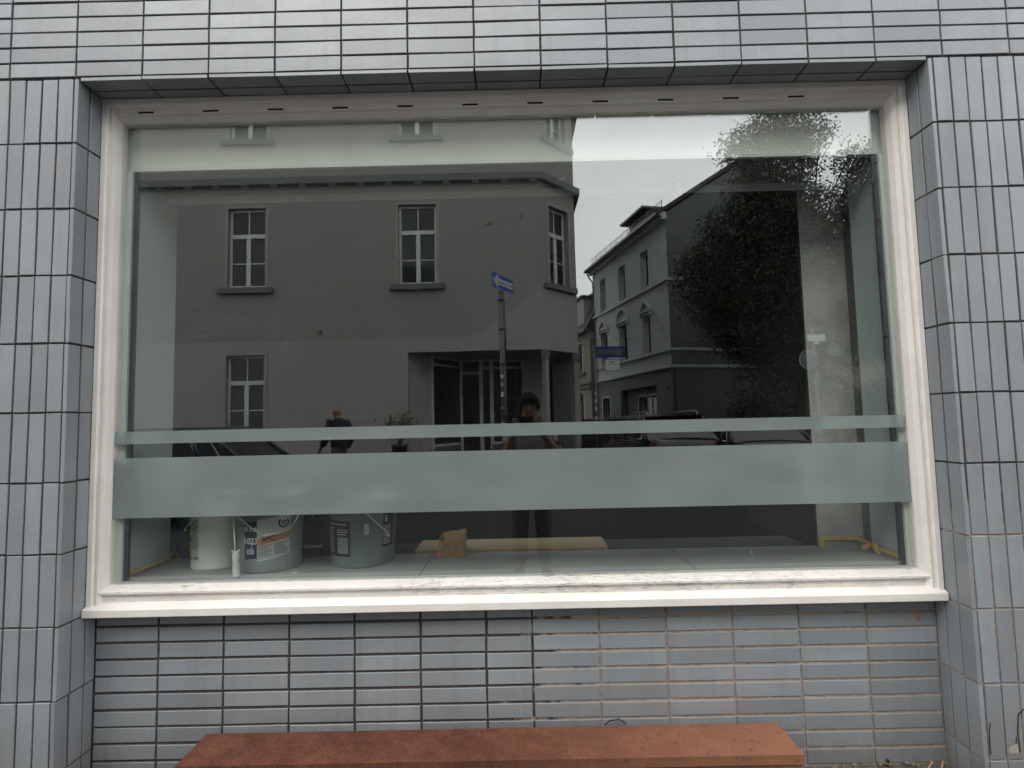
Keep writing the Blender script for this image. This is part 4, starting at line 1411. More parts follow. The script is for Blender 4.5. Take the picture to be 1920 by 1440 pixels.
# --- corner house opposite
H1 = empty('corner_house', (-4, -15, 0))
tag(H1, 'grey plastered corner house with chamfered corner and recessed shop entrance, mirrored in the glass', 'house')
FA = frame((0, -11.5, 0), (1, 0, 0), (0, 1, 0))
CX, CY_ = 2.40, -11.5
s45 = math.sqrt(0.5)
FC = frame((CX, CY_, 0), (s45, -s45, 0), (s45, s45, 0))
CL = 1.46
SX, SY = CX + CL * s45, CY_ - CL * s45
FS = frame((SX, SY, 0), (0, -1, 0), (1, 0, 0))
TOPZ = 10.9
opsA = []
for u in (-14.4, -9.9, -5.38, -0.86):
    opsA.append((u - 0.5, u + 0.5, 8.98, 10.55))
    opsA.append((u - 0.5, u + 0.5, 4.95, 7.10))
for u in (-9.9, -5.38):
    opsA.append((u - 0.5, u + 0.5, 1.05, 3.17))
OPEN = (-1.13, CX, 0.0, 3.15)
m = wall_panel(MB(FA), -18, CX, 0.0, TOPZ, opsA + [OPEN], 0.0, 0.16)
m.build('front_wall', 'facade_a', H1)
opsC = [(0.34, 1.16, 4.95, 7.10), (0.34, 1.16, 8.98, 10.55)]
m = wall_panel(MB(FC), 0.0, CL, 3.15, TOPZ, opsC, 0.0, 0.2)
m.build('corner_wall', 'facade_a', H1)
opsS = [(u, u + 1.0, z, z + 1.9) for u in (2.0, 5.0, 8.0) for z in (4.95, 8.98)]
m = wall_panel(MB(FS), 0.0, 11.0, 0.0, TOPZ, opsS + [(0.35, 1.25, 0.0, 3.15)], 0.0, 0.16)
m.build('side_wall', 'facade_a', H1)
for o in opsA:
    window_unit(FA, H1, *o, 0.0, 0.16, surround='facade_a2')
for o in opsC:
    window_unit(FC, H1, *o, 0.0, 0.2, surround='facade_a2')
for o in opsS:
    window_unit(FS, H1, *o, 0.0, 0.16, surround='facade_a2')
# fresh paint low on the front, with its slanting edge near the corner
m = MB(FA)
t0, t1 = 0.0, 0.004
m.prism([(-18, 0, 3.275), (0.42, 0, 3.275), (0.42, 0, 3.52), (-18, 0, 3.52)], (0, 0, 0), (0, t1, 0))
m.prism([(0.421, 0, 3.275), (CX, 0, 3.275), (CX, 0, 4.77), (2.05, 0, 4.50), (0.60, 0, 3.55), (0.421, 0, 3.52)], (0, 0, 0), (0, t1, 0))
m.box(-4.78, OPEN[0], 0, t1, 0.4, 3.274)
m.box(-9.3, -5.98, 0, t1, 0.4, 3.274)
m.box(OPEN[0] + 0.001, CX, 0, t1, 3.151, 3.274)
m.X = FC
m.box(0, 0.255, 0, t1, 3.152, 4.77)
m.box(1.245, CL, 0, t1, 3.152, 4.77)
m.box(0.256, 1.244, 0, t1, 3.152, 4.79)
m.build('fresh_paint', 'facade_a2', H1)
# string course and eaves, running round the corner
def cornice(name, z0, z1, dpt, mat, parent):
    m = MB()
    def P(F, u, d, z):
        return tuple(F @ Vector((u, d, z)))
    ch = dpt * math.tan(math.radians(22.5))
    pts_in = [P(FA, -18, 0, 0), P(FA, CX, 0, 0), P(FC, CL, 0, 0), P(FS, 11, 0, 0)]
    pts_out = [P(FA, -18, dpt, 0), P(FA, CX + ch, dpt, 0), P(FC, CL + ch, dpt, 0), P(FS, 11, dpt, 0)]
    for i in range(3):
        a, b_, c, d = pts_in[i], pts_in[i + 1], pts_out[i + 1], pts_out[i]
        q = [(p[0], p[1], z0) for p in (a, b_, c, d)]
        m.prism(q, (0, 0, 0), (0, 0, z1 - z0))
    return m.build(name, mat, parent)
cornice('string_course', 7.68, 7.86, 0.17, 'facade_trim', H1)
cornice('eaves', TOPZ, TOPZ + 0.18, 0.38, 'facade_trim', H1)
m = MB()
m.prism([(-18, -11.2, TOPZ + 0.18), (-18, -22.5, TOPZ + 0.18), (-18, -17, TOPZ + 2.4)], (0, 0, 0), (20.4, 0, 0))
m.build('roof', 'roof', H1)
m = MB()
m.box(-18, SX, -23.5, -23.3, 0, TOPZ)
m.box(-18.2, -18, -23.3, -11.5, 0, TOPZ)
m.build('back_wall', 'facade_a', H1)
MB(FA).box(-18, OPEN[0] - 0.002, 0.0, 0.03, 0.0, 0.4).build('plinth', 'facade_trim', H1)
# recessed entrance
m = MB()
m.prism([(OPEN[0], -11.66, 0), (-0.64, -12.25, 0), (-0.9, -12.6, 0), (-1.5, -12.0, 0)], (0, 0, 0.0), (0, 0, 3.149))
m.build('splayed_jamb', 'facade_a2', H1)
m = MB()
m.prism([(-1.6, -11.51, 3.152), (CX, -11.51, 3.152), (SX - 0.01, SY, 3.152), (SX - 0.01, -14.5, 3.152), (-1.6, -14.5, 3.152)], (0, 0, 0), (0, 0, 0.2))
m.build('porch_ceiling', 'facade_a', H1)
m = MB()
m.prism([(-1.0, -11.52, 0), (CX, -11.52, 0), (SX - 0.01, SY, 0), (SX - 0.01, -14.5, 0), (-1.0, -14.5, 0)], (0, 0, 0), (0, 0, 0.02))
m.build('porch_floor', 'pave', H1)


def shop_glazing(p, q, z0, zt, z1, muls, door=False):
    """glazed screen from p to q (x,y) with sill z0, transom zt, head z1"""
    dx, dy = q[0] - p[0], q[1] - p[1]
    L = math.hypot(dx, dy)
    F = frame((p[0], p[1], 0), (dx, dy, 0), (-dy, dx, 0))
    m = MB(F)
    f = 0.035
    for u in [0, L] + muls:
        m.box(u - f, u + f, -0.03, 0.03, 0.3 if not door else 0.05, z1)
    for z in (zt, z1 - 0.03, z0):
        m.box(f, L - f, -0.025, 0.025, z - f, z + f)
    w = m.build('shop_glazing', 'winframe', H1)
    ends = sorted([0, L] + muls)
    for a, b_ in zip(ends[:-1], ends[1:]):
        MB(F).box(a + f, b_ - f, -0.006, 0.006, z0, zt).build('pane', 'pane', w)
        MB(F).box(a + f, b_ - f, -0.006, 0.006, zt, z1).build('pane', 'pane', w)
    return F


shop_glazing((-0.62, -12.25), (0.02, -13.5), 0.68, 2.92, 3.15, [])
F2 = shop_glazing((0.06, -13.52), (0.62, -13.52), 0.1, 2.75, 3.15, [], True)
shop_glazing((0.66, -13.52), (0.92, -13.55), 0.1, 2.9, 3.15, [], True)
shop_glazing((0.96, -13.55), (1.86, -13.75), 0.68, 2.9, 3.15, [])
m = MB()
m.prism([(-0.66, -12.2, 0.02), (0.02, -13.46, 0.02), (0.02, -13.7, 0.02), (-0.8, -12.4, 0.02)], (0, 0, 0), (0, 0, 0.62))
m.prism([(0.93, -13.5, 0.02), (1.9, -13.7, 0.02), (1.9, -13.9, 0.02), (0.93, -13.7, 0.02)], (0, 0, 0), (0, 0, 0.62))
m.build('shop_plinth', 'facade_trim', H1)
MB().box(1.88, 2.46, -14.3, -13.42, 0.02, 3.15).build('white_pier', 'facade_a2', H1)
MB().box(2.78, 3.32, -14.2, -13.7, 0.02, 3.15).build('grey_pier', 'facade_trim', H1)
MB().box(-1.2, 3.0, -15.4, -15.2, 0.0, 3.15).build('shop_back', 'room_dark', H1)
for (x, y) in ((2.455, -11.63), (3.355, -12.53)):
    m = MB()
    m.lathe([(0.001, 0.02), (0.115, 0.02), (0.115, 0.12), (0.088, 0.14), (0.085, 2.93), (0.001, 2.93)], (x, y, 0), 24)
    p = m.build('column', 'facade_a2', H1, False)
    MB().box(x - 0.115, x + 0.115, y - 0.115, y + 0.115, 2.931, 3.151).build('capital', 'facade_trim', p)
# small fittings on the wall
for u, z in ((1.05, 6.55), (1.9, 6.75), (-3.4, 3.75)):
    MB(FA).box(u - 0.02, u + 0.02, 0, 0.06, z - 0.05, z + 0.05).build('wall_hook', 'signback', H1)

# --- white house across the side street
UF = Vector((-0.2161, -0.9764, 0))         # along its street front, away from us
UG = Vector((0.9764, -0.2161, 0))          # along its gable
O2 = (7.653, -18.0, 0)
H2 = empty('gabled_house', (8.5, -22, 0))
tag(H2, 'blue grey three storey house with pediments over its windows and a bare gable', 'house')
F2 = frame(O2, UF, (-0.9764, 0.2161, 0))
FG = frame(O2, UG, (0.2161, 0.9764, 0))
L2, EZ = 7.95, 9.30
ops2 = [(1.57, 2.32, 6.80, 8.36), (3.87, 4.66, 6.80, 8.40), (6.22, 6.98, 6.80, 8.44),
        (1.58, 2.34, 3.98, 5.62), (3.88, 4.78, 3.98, 5.66), (6.2, 7.1, 3.98, 5.70),
        (6.14, 7.08, 0.75, 2.36)]
niche = (1.32, 4.86, 0.3, 2.62)
m = wall_panel(MB(F2), 0, L2, 3.30, EZ, [o for o in ops2 if o[2] > 3.3], 0, 0.28)
m.build('front_wall', 'facade_b', H2)
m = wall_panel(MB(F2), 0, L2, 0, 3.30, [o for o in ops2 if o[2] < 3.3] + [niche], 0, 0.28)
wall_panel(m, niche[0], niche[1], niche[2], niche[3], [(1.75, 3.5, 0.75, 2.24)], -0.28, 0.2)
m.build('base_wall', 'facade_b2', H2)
for o in ops2:
    window_unit(F2, H2, *o, 0, 0.28, transom=0.0, bars=False, casement=2, sill=False, surround='facade_white')
ww = window_unit(F2, H2, 1.75, 3.5, 0.75, 2.24, -0.28, 0.2, transom=0.0, bars=False, casement=1, sill=False, surround='facade_white')
for a in (1.95, 2.5, 3.0, 3.3):
    MB(F2).box(a, a + 0.12, -0.455, -0.452, 0.86, 2.16).build('curtain', 'curtain', ww)
for z, h, dp in ((6.62, 0.12, 0.10), (3.88, 0.11, 0.09), (3.22, 0.12, 0.09)):
    m = MB(F2).box(0.0, L2, 0.0, dp, z, z + h)
    m.build('string_course', 'facade_white', H2)
    MB(FG).box(-dp + 0.001, 7.1, 0.0, 0.03, z + 0.002, z + h - 0.002).build('string_course', 'facade_b', H2)
# pediments
def pediment(u0, u1, z, kind):
    uc = (u0 + u1) / 2
    hw = (u1 - u0) / 2 + 0.22
    m = MB(F2)
    m.box(uc - hw, uc + hw, 0.0, 0.10, z + 0.12, z + 0.20)
    for s_ in (-1, 1):
        m.box(uc + s_ * (hw - 0.09) - 0.07, uc + s_ * (hw - 0.09) + 0.07, 0.0, 0.08, z - 0.06, z + 0.119)
    if kind == 'tri':
        for s_ in (-1, 1):
            m.prism([(uc + s_ * hw, 0, z + 0.201), (uc + s_ * (hw - 0.16), 0, z + 0.201), (uc, 0, z + 0.56), (uc, 0, z + 0.70)], (0, 0, 0), (0, 0.11, 0))
    else:
        n = 12
        for i in range(n):
            a, b_ = PI * i / n, PI * (i + 1) / n
            r0_, r1_ = hw - 0.14, hw
            m.prism([(uc + r * math.cos(t), 0, z + 0.201 + 0.9 * r * math.sin(t)) for r, t in ((r0_, a), (r1_, a), (r1_, b_), (r0_, b_))], (0, 0, 0), (0, 0.11, 0))
    m.build('pediment', 'facade_white', H2)
pediment(1.58, 2.34, 5.62, 'tri')
pediment(3.88, 4.78, 5.66, 'arc')
pediment(6.2, 7.1, 5.70, 'tri')
# gable wall and roof
GD, RZ = 7.2, 11.68
m = MB(FG)
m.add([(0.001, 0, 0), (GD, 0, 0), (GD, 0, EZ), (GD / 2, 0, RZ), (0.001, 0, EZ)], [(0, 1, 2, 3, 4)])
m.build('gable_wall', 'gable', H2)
m = MB(FG)
k = (RZ - EZ) / (GD / 2)
for s_ in (0, 1):
    fx = (lambda u: u) if not s_ else (lambda u: GD - u)
    m.prism([(fx(-0.42), 0.12, EZ - 0.42 * k + 0.10), (fx(GD / 2), 0.12, RZ + 0.10), (fx(GD / 2), 0.12, RZ + 0.26), (fx(-0.42), 0.12, EZ - 0.42 * k + 0.26)], (0, 0, 0), (0, -L2 - 0.24, 0))
m.build('roof', 'roof', H2)
rf = [o for o in H2.children if o.name.startswith('roof')][0]
m = MB(F2)
m.box(-0.1, L2 + 0.1, 0.0, 0.20, EZ - 0.30, EZ - 0.02)
m.box(-0.1, L2 + 0.1, 0.2005, 0.30, EZ - 0.16, EZ - 0.02)
m.build('eaves_moulding', 'facade_white', H2)
m = MB(F2)
m.tube([(-0.1, 0.40, EZ - 0.12), (L2 + 0.1, 0.40, EZ - 0.12)], 0.075, 8)
m.tube([(L2 - 0.1, 0.40, EZ - 0.14), (L2 - 0.15, 0.25, EZ - 0.5), (L2 - 0.2, 0.08, EZ - 0.75), (L2 - 0.2, 0.08, 0.3)], 0.04, 6)
m.build('gutter', 'zinc', H2)
MB(FG).tube([(0.12, 0.06, 0.1), (0.12, 0.06, 3.2)], 0.045, 8).build('downpipe', 'zinc', H2)
m = MB(F2)
for i in range(13):
    u = 0.1 + i * 0.64
    m.box(u - 0.012, u + 0.012, 0.06, 0.08, EZ + 0.08, EZ + 0.55)
m.tube([(0.05, 0.07, EZ + 0.53), (L2, 0.07, EZ + 0.53)], 0.012, 5)
m.tube([(0.05, 0.07, EZ + 0.26), (L2, 0.07, EZ + 0.26)], 0.012, 5)
for i in range(64):
    u = 0.1 + i * 0.12
    m.box(u - 0.004, u + 0.004, 0.066, 0.074, EZ + 0.20, EZ + 0.53)
m.build('snow_guard', 'zinc', rf)
m = MB(F2)
m.prism([(2.2, -0.35, EZ + 0.3), (4.0, -0.35, EZ + 0.3), (4.0, -0.35, EZ + 1.0), (2.2, -0.35, EZ + 1.0)], (0, 0, 0), (0, -1.4, 0))
m.prism([(1.95, 0.0, EZ + 1.001), (4.25, 0.0, EZ + 1.001), (4.25, 0.0, EZ + 1.10), (1.95, 0.0, EZ + 1.10)], (0, 0, 0), (0, -1.9, 0))
m.build('dormer', 'zinc', rf)
MB(F2).box(2.3, 3.9, -0.349, -0.34, EZ + 0.4, EZ + 0.92).build('dormer_pane', 'pane', rf)
m = MB(F2)
m.box(0.001, L2, -GD, -GD + 0.1, 0, EZ)
m.box(L2 - 0.1, L2, -GD + 0.1, -0.29, 0, EZ)
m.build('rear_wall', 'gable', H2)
MB(F2).box(0.18, 0.42, 0.0, 0.02, 2.32, 2.5).build('house_number', 'signblack', H2)

# --- beige mansard house further down the side street
H3 = empty('mansard_house', tuple(Vector(O2) + UF * 13))
tag(H3, 'beige house with a dark mansard roof further down the side street', 'house')
O3 = tuple(Vector(O2) + UF * (L2 + 0.05) + Vector((-0.9764, 0.2161, 0)) * 0.25)
F3 = frame(O3, UF, (-0.9764, 0.2161, 0))
L3, E3 = 16.0, 6.0
ops3 = []
for i in range(4):
    u = 1.0 + i * 3.6
    ops3 += [(u, u + 1.0, 3.9, 5.5), (u, u + 1.0, 0.9, 2.8)]
m = wall_panel(MB(F3), 0, L3, 0, E3, ops3, 0, 0.16)
m.box(0.001, 0.1, -9, -0.001, 0, E3)
m.box(0.001, L3, -9.1, -9.0, 0, E3)
m.build('front_wall', 'facade_c', H3)
for o in ops3:
    window_unit(F3, H3, *o, 0, 0.16, transom=0.0, sill=True, sillm='facade_trim', surround='facade_white', oversill=0.15)
for z in (3.2, 2.95):
    MB(F3).box(0, L3, 0, 0.10, z, z + 0.12).build('string_course', 'facade_trim', H3)
MB(F3).box(-0.05, L3, -0.1, 0.35, E3, E3 + 0.16).build('eaves', 'zinc', H3)
m = MB(F3)
m.prism([(0, 0.2, E3 + 0.161), (0, -1.0, E3 + 2.6), (0, -4.4, E3 + 3.6), (0, -9.0, E3 + 0.161)], (0, 0, 0), (L3, 0, 0))
m.build('roof', 'roof', H3)
for i in range(4):
    u = 1.0 + i * 3.6
    m = MB(F3)
    m.box(u - 0.1, u + 1.5, -1.6, -0.02, E3 + 0.45, E3 + 2.0)
    d = m.build('dormer', 'facade_white', H3)
    MB(F3).prism([(u - 0.25, 0.15, E3 + 2.001), (u + 1.65, 0.15, E3 + 2.001), (u + 1.65, 0.15, E3 + 2.12), (u - 0.25, 0.15, E3 + 2.12)], (0, 0, 0), (0, -2.0, 0)).build('dormer_roof', 'zinc', d)
    for q in range(3):
        MB(F3).box(u + 0.05 + q * 0.5, u + 0.42 + q * 0.5, -0.019, -0.01, E3 + 0.6, E3 + 1.85).build('pane', 'pane', d)

# --- house closing the view on the right, beyond the tree
H4 = empty('end_house', (28, -24, 0))
tag(H4, 'plain grey house standing beyond the tree at the right edge', 'house')
F4 = frame((19, -19, 0), (1, 0, 0), (0, 1, 0))
ops4 = [(u, u + 1.0, z, z + 1.6) for u in (1.5, 4.5, 7.5, 10.5) for z in (1.0, 4.0)]
m = wall_panel(MB(F4), 0, 14, 0, 6.4, ops4, 0, 0.15)
m.box(0.001, 0.2, -9, -0.001, 0, 6.4)
m.build('front_wall', 'facade_c', H4)
for o in ops4:
    window_unit(F4, H4, *o, 0, 0.15, transom=0.0, sill=True, surround=False)
m = MB(F4)
m.prism([(-0.3, 0.4, 6.401), (-0.3, -4.5, 9.2), (-0.3, -9.4, 6.401)], (0, 0, 0), (14.6, 0, 0))
m.build('roof', 'roof', H4)


# ------------------------------------------------------------------ trees and plants
def leaf_mesh(name, blobs, n, size, mat, flat=0.4, droop=0.0):
    """many small leaf faces scattered in clumps through a union of ellipsoids (c, r, density)"""
    tot = sum(bl[2] for bl in blobs)
    P = []
    for c, r, w in blobs:
        nc = max(3, int(n * w / tot / 16))
        d = RNG.normal(size=(nc, 3))
        d /= np.linalg.norm(d, axis=1)[:, None]
        rad = RNG.random(nc) ** 0.38
        cc = np.array(c) + d * rad[:, None] * np.array(r)
        k = int(n * w / tot / nc)
        spread = np.array([0.17, 0.17, 0.12]) * (0.7 + 0.6 * RNG.random((nc, 1, 1)))
        pp = cc[:, None, :] + RNG.normal(size=(nc, k, 3)) * spread
        P.append(pp.reshape(-1, 3))
    P = np.concatenate(P)
    m = len(P)
    a = RNG.normal(size=(m, 3))
    a /= np.linalg.norm(a, axis=1)[:, None]
    b_ = RNG.normal(size=(m, 3))
    b_ -= a * (a * b_).sum(1)[:, None]
    b_ /= np.linalg.norm(b_, axis=1)[:, None]
    s = size * (0.6 + 0.8 * RNG.random((m, 1)))
    v = np.empty((m, 4, 3))
    v[:, 0] = P - a * s
    v[:, 1] = P + b_ * s * 0.5
    v[:, 2] = P + a * s
    v[:, 3] = P - b_ * s * 0.5
    me = bpy.data.meshes.new(name)
    me.vertices.add(m * 4)
    me.vertices.foreach_set('co', v.reshape(-1))
    me.loops.add(m * 4)
    me.loops.foreach_set('vertex_index', np.arange(m * 4, dtype=np.int32))
    me.polygons.add(m)
    me.polygons.foreach_set('loop_start', np.arange(0, m * 4, 4, dtype=np.int32))
    me.materials.append(MT[mat])
    me.update(calc_edges=True)
    return me


def tree(name, label, base, h, blobs, nleaf, size, mat, rt=0.22, nb=5):
    root = empty(name, base)
    tag(root, label, 'tree')
    bx, by, bz_ = base
    tr_ = MB()
    tops = [Vector(bl[0]) for bl in blobs]
    zf = bz_ + h * 0.28
    tr_.tube([(bx, by, bz_ - 0.1), (bx + 0.03, by, bz_ + 0.4), (bx - 0.05, by + 0.03, bz_ + h * 0.15), (bx + 0.02, by, zf), (bx + 0.1, by, bz_ + h * 0.5), (bx + 0.15, by, bz_ + h * 0.78)], [rt * 1.35, rt, rt * 0.9, rt * 0.8, rt * 0.5, rt * 0.12], 12)
    tr_.build('trunk', 'bark', root, True)
    br = MB()
    for t in tops:
        for q in range(nb):
            e = t + Vector(RNG.normal(0, 0.36, 3))
            s_ = Vector((bx + 0.03, by, zf + RNG.uniform(-0.3, h * 0.3)))
            mid = (s_ + e) / 2 + Vector((RNG.normal(0, 0.2), RNG.normal(0, 0.2), RNG.uniform(-0.1, 0.35)))
            br.tube([s_, mid, e], [rt * 0.32, rt * 0.15, 0.008], 6)
            for w in range(3):
                f_ = e + Vector(RNG.normal(0, 0.32, 3)) + Vector((0, 0, 0.1))
                br.tube([mid.lerp(e, 0.6), (mid.lerp(e, 0.8) + f_) / 2, f_], [0.012, 0.008, 0.003], 4)
    br.build('branch', 'bark', root, True)
    cr_ = link('crown', leaf_mesh('crown', blobs, nleaf, size, mat), root)
    return root


tree('street_tree', 'big dark tree with yellowing leaves hiding the bare gable', (10.2, -13.6, 0.0), 10.5,
     [((7.6, -13.3, 5.3), (1.15, 1.2, 1.2), 1.5), ((8.4, -13.5, 6.6), (1.2, 1.2, 1.0), 1.4), ((8.4, -13.4, 4.2), (1.2, 1.2, 1.2), 1.5),
      ((9.9, -13.5, 5.2), (1.7, 1.6, 1.8), 3.2), ((9.9, -13.6, 7.3), (1.5, 1.5, 1.2), 1.9), ((11.6, -13.4, 6.0), (1.6, 1.5, 1.7), 2.2), ((11.5, -13.5, 4.0), (1.6, 1.5, 1.4), 2.4),
      ((9.5, -13.4, 3.0), (1.3, 1.2, 1.0), 1.3), ((9.9, -13.7, 8.9), (1.2, 1.1, 1.0), 1.1), ((8.9, -13.6, 9.5), (0.7, 0.8, 0.6), 0.4), ((9.9, -13.6, 10.1), (1.0, 0.9, 0.8), 0.65), ((9.0, -13.6, 8.2), (0.8, 0.9, 0.7), 0.4), ((10.7, -13.6, 9.9), (0.8, 0.8, 0.7), 0.38), ((12.9, -13.4, 7.6), (1.2, 1.2, 1.2), 1.2), ((12.3, -13.5, 9.0), (0.7, 0.8, 0.6), 0.3),
      ((12.6, -13.2, 4.6), (1.2, 1.2, 1.6), 1.3)],
     120000, 0.046, 'leaf', 0.19, 3)
tree('street_tree', 'second tree right of the dark tree, its twigs rising into the top right corner', (14.6, -15.0, 0.0), 10.5,
     [((14.0, -15, 8.6), (1.3, 1.2, 1.4), 1.2), ((13.2, -14.6, 7.4), (1.0, 1.0, 1.2), 0.7), ((14.9, -15, 6.2), (1.6, 1.4, 1.5), 1.8), ((14.6, -15, 4.2), (1.6, 1.4, 1.4), 1.5), ((15.6, -15, 9.6), (1.3, 1.2, 1.3), 1.0), ((16.4, -15, 7.2), (1.5, 1.5, 1.6), 1.5)],
     75000, 0.046, 'leaf', 0.11, 2)
hg = empty('hedge_bush', (10.5, -14.6, 0))
tag(hg, 'dark evergreen bush filling the gap under the big tree', 'bush')
link('foliage', leaf_mesh('foliage', [((9.6, -14.8, 1.0), (1.3, 0.8, 1.3), 1), ((11.6, -14.8, 1.1), (1.4, 0.8, 1.4), 1), ((13.6, -14.8, 1.1), (1.4, 0.8, 1.3), 1)], 14000, 0.06, 'leafdark'), hg)
m = MB()
for x in (9.6, 11.6, 13.6):
    m.tube([(x, -14.8, -0.05), (x + 0.1, -14.8, 0.9), (x - 0.05, -14.8, 1.8)], [0.06, 0.04, 0.01], 6)
m.build('stem', 'bark', hg, True)

# pale plant in a blue tub by the corner house
pt = empty('potted_plant', (-1.2, -10.75, 0))
tag(pt, 'pale leafy plant growing in a blue tub in front of the corner house', 'plant')
m = MB()
m.lathe([(0.001, 0.0), (0.15, 0.0), (0.19, 0.75), (0.21, 0.75), (0.21, 0.80), (0.185, 0.80), (0.18, 0.72), (0.001, 0.72)], (-1.2, -10.75, 0.0), 24)
m.build('tub', 'bluebin', pt, True)
link('foliage', leaf_mesh('foliage', [((-1.16, -10.75, 1.20), (0.22, 0.2, 0.26), 1)], 500, 0.05, 'leafpale'), pt)
m = MB()
for q in range(7):
    e = Vector((-1.16, -10.75, 1.25)) + Vector(RNG.normal(0, 0.11, 3))
    m.tube([(-1.2, -10.75, 0.71), ((e.x - 1.2) / 2, -10.75, 1.0), e], [0.008, 0.006, 0.003], 5)
m.build('stem', 'leafdark', pt)


# ------------------------------------------------------------------ signs
def arrow_text(F, parent, w, h, left, txt):
    """white one way arrow with a street word in it; arrow points to the reader's left or right (u grows to the reader's left)"""
    s_ = 1 if left else -1
    hl = 0.30 * w
    m = MB(F)
    x0, x1 = -0.45 * w * s_, 0.45 * w * s_
    hb = 0.19 * h
    tip, nk = x1, x1 - s_ * hl * 0.75
    pts = [(x0, hb), (nk, hb), (nk, 0.42 * h), (tip, 0), (nk, -0.42 * h), (nk, -hb), (x0, -hb)]
    m.prism([(x, 0.0022, z) for x, z in pts], (0, 0, 0), (0, 0.001, 0))
    a = m.build('arrow', 'signwhite', parent)
    vs, fs = text_mesh(txt, 0.125 * h / 0.3)
    m = MB(F)
    m.add([(-v.x - 0.06 * w * s_, 0.0040, v.y) for v in vs], fs)
    m.build('lettering', 'signblack', a)


def post(root, x, y, z0, z1, r=0.038, name='pole'):
    m = MB()
    m.tube([(x, y, z0), (x + 0.01, y, (z0 + z1) / 2), (x, y, z1)], r, 12)
    p = m.build(name, 'galv', root, True)
    return p


# one way sign on the far kerb
S1 = empty('one_way_sign', (1.41, -7.6, 0))
tag(S1, 'blue one way street sign turned sideways on a tall grey post', 'sign', 'one way street signs')
post(S1, 1.41, -7.6, -0.1, 4.0, 0.052)
m = MB()
for z in (1.5, 2.35, 3.0, 3.55):
    m.tube([(1.41, -7.6, z), (1.41, -7.6, z + 0.06)], 0.059, 12)
m.tube([(1.478, -7.58, 2.3), (1.482, -7.58, 3.6)], 0.012, 6)
m.build('clamp', 'signback', S1, True)
for z, mt_ in ((1.22, 'signwhite'), (1.45, 'lab_navy'), (1.75, 'signwhite'), (1.95, 'lab_grey'), (2.1, 'signwhite')):
    m = MB()
    m.lathe([(0.0532, z), (0.0532, z + RNG.uniform(0.05, 0.1))], (1.41, -7.6, 0), 10, PI * 0.2 + RNG.uniform(0, 0.3), PI * 0.8)
    m.build('sticker', mt_, S1)
FS1 = frame((1.455, -7.535, 3.875), (-0.497, 0.868, 0), (0.868, 0.497, 0)) @ Matrix.Rotation(math.radians(0), 4, 'Y')
m = MB(FS1).box(-0.40, 0.40, -0.002, 0.0, -0.15, 0.15)
m.build('plate_back', 'signback', S1)
m = MB(FS1).box(-0.40, 0.40, 0.0003, 0.0012, -0.15, 0.15)
m.build('plate', 'signblue', S1)
m = MB(FS1)
for a, b_, p, q in ((-0.392, 0.392, 0.136, 0.143), (-0.392, 0.392, -0.143, -0.136), (-0.392, -0.385, -0.1355, 0.1355), (0.385, 0.392, -0.1355, 0.1355)):
    m.box(a, b_, 0.0013, 0.0020, p, q)
m.build('border', 'signwhite', S1)
arrow_text(FS1, S1, 0.8, 0.3, True, 'Einbahnstra\u00dfe')

# faded one way sign with cycle plate
S2 = empty('one_way_sign', (3.80, -12.0, 0))
tag(S2, 'faded violet one way street sign with a bicycle plate under it, beside the white house', 'sign', 'one way street signs')
post(S2, 3.80, -12.02, -0.1, 3.3, 0.034)
FS2 = frame((4.225, -11.97, 3.10), (-1, 0, 0.0), (0, 1, 0))
MB(FS2).box(-0.40, 0.40, -0.002, 0.0, -0.15, 0.15).build('plate_back', 'signback', S2)
MB(FS2).box(-0.40, 0.40, 0.0003, 0.0012, -0.15, 0.15).build('plate', 'signviolet', S2)
arrow_text(FS2, S2, 0.8, 0.3, False, 'Einbahnstra\u00dfe')
a_ = [o for o in S2.children if o.name.startswith('arrow')][0]
a_.data.materials[0] = MT['signback']
MB().box(4.06, 4.48, -12.0, -11.996, 2.60, 2.91).build('cycle_plate', 'signwhite', S2)
cp = [o for o in S2.children if o.name.startswith('cycle_plate')][0]
m = MB()
ym = -11.9945
for a, b_, p, q in ((4.062, 4.478, 2.602, 2.614), (4.062, 4.478, 2.896, 2.908), (4.062, 4.074, 2.615, 2.895), (4.466, 4.478, 2.615, 2.895)):
    m.box(a, b_, -11.9958, ym, p, q)
for xc in (4.19, 4.35):
    for i in range(16):
        t, t2 = 2 * PI * i / 16, 2 * PI * (i + 1) / 16
        m.add([(xc + r * math.cos(tt), ym, 2.79 + r * math.sin(tt)) for r, tt in ((0.048, t), (0.06, t), (0.06, t2), (0.048, t2))], [(0, 1, 2, 3)])
m.tube([(4.19, ym, 2.79), (4.23, ym, 2.86), (4.32, ym, 2.86), (4.35, ym, 2.79)], 0.006, 4)
m.tube([(4.23, ym, 2.86), (4.27, ym, 2.79), (4.32, ym, 2.86)], 0.006, 4)
m.tube([(4.19, ym, 2.79), (4.27, ym, 2.79)], 0.006, 4)
m.tube([(4.12, ym, 2.67), (4.32, ym, 2.67)], 0.008, 4)
m.tube([(4.42, ym, 2.67), (4.36, ym, 2.67)], 0.008, 4)
m.build('cycle_symbol', 'signblack', cp)
m = MB()
m.tube([(3.80, -12.02, 3.2), (3.86, -11.985, 3.2)], 0.015, 6)
m.tube([(4.27, -11.985, 2.90), (4.27, -11.985, 2.96)], 0.012, 6)
m.build('bracket', 'signback', S2)
for z in (1.3, 1.55, 1.75, 1.95):
    m = MB()
    m.lathe([(0.0355, z), (0.0355, z + 0.09)], (3.80, -12.02, 0), 10, PI * 0.2, PI * 0.8)
    m.build('sticker', 'signwhite', S2)

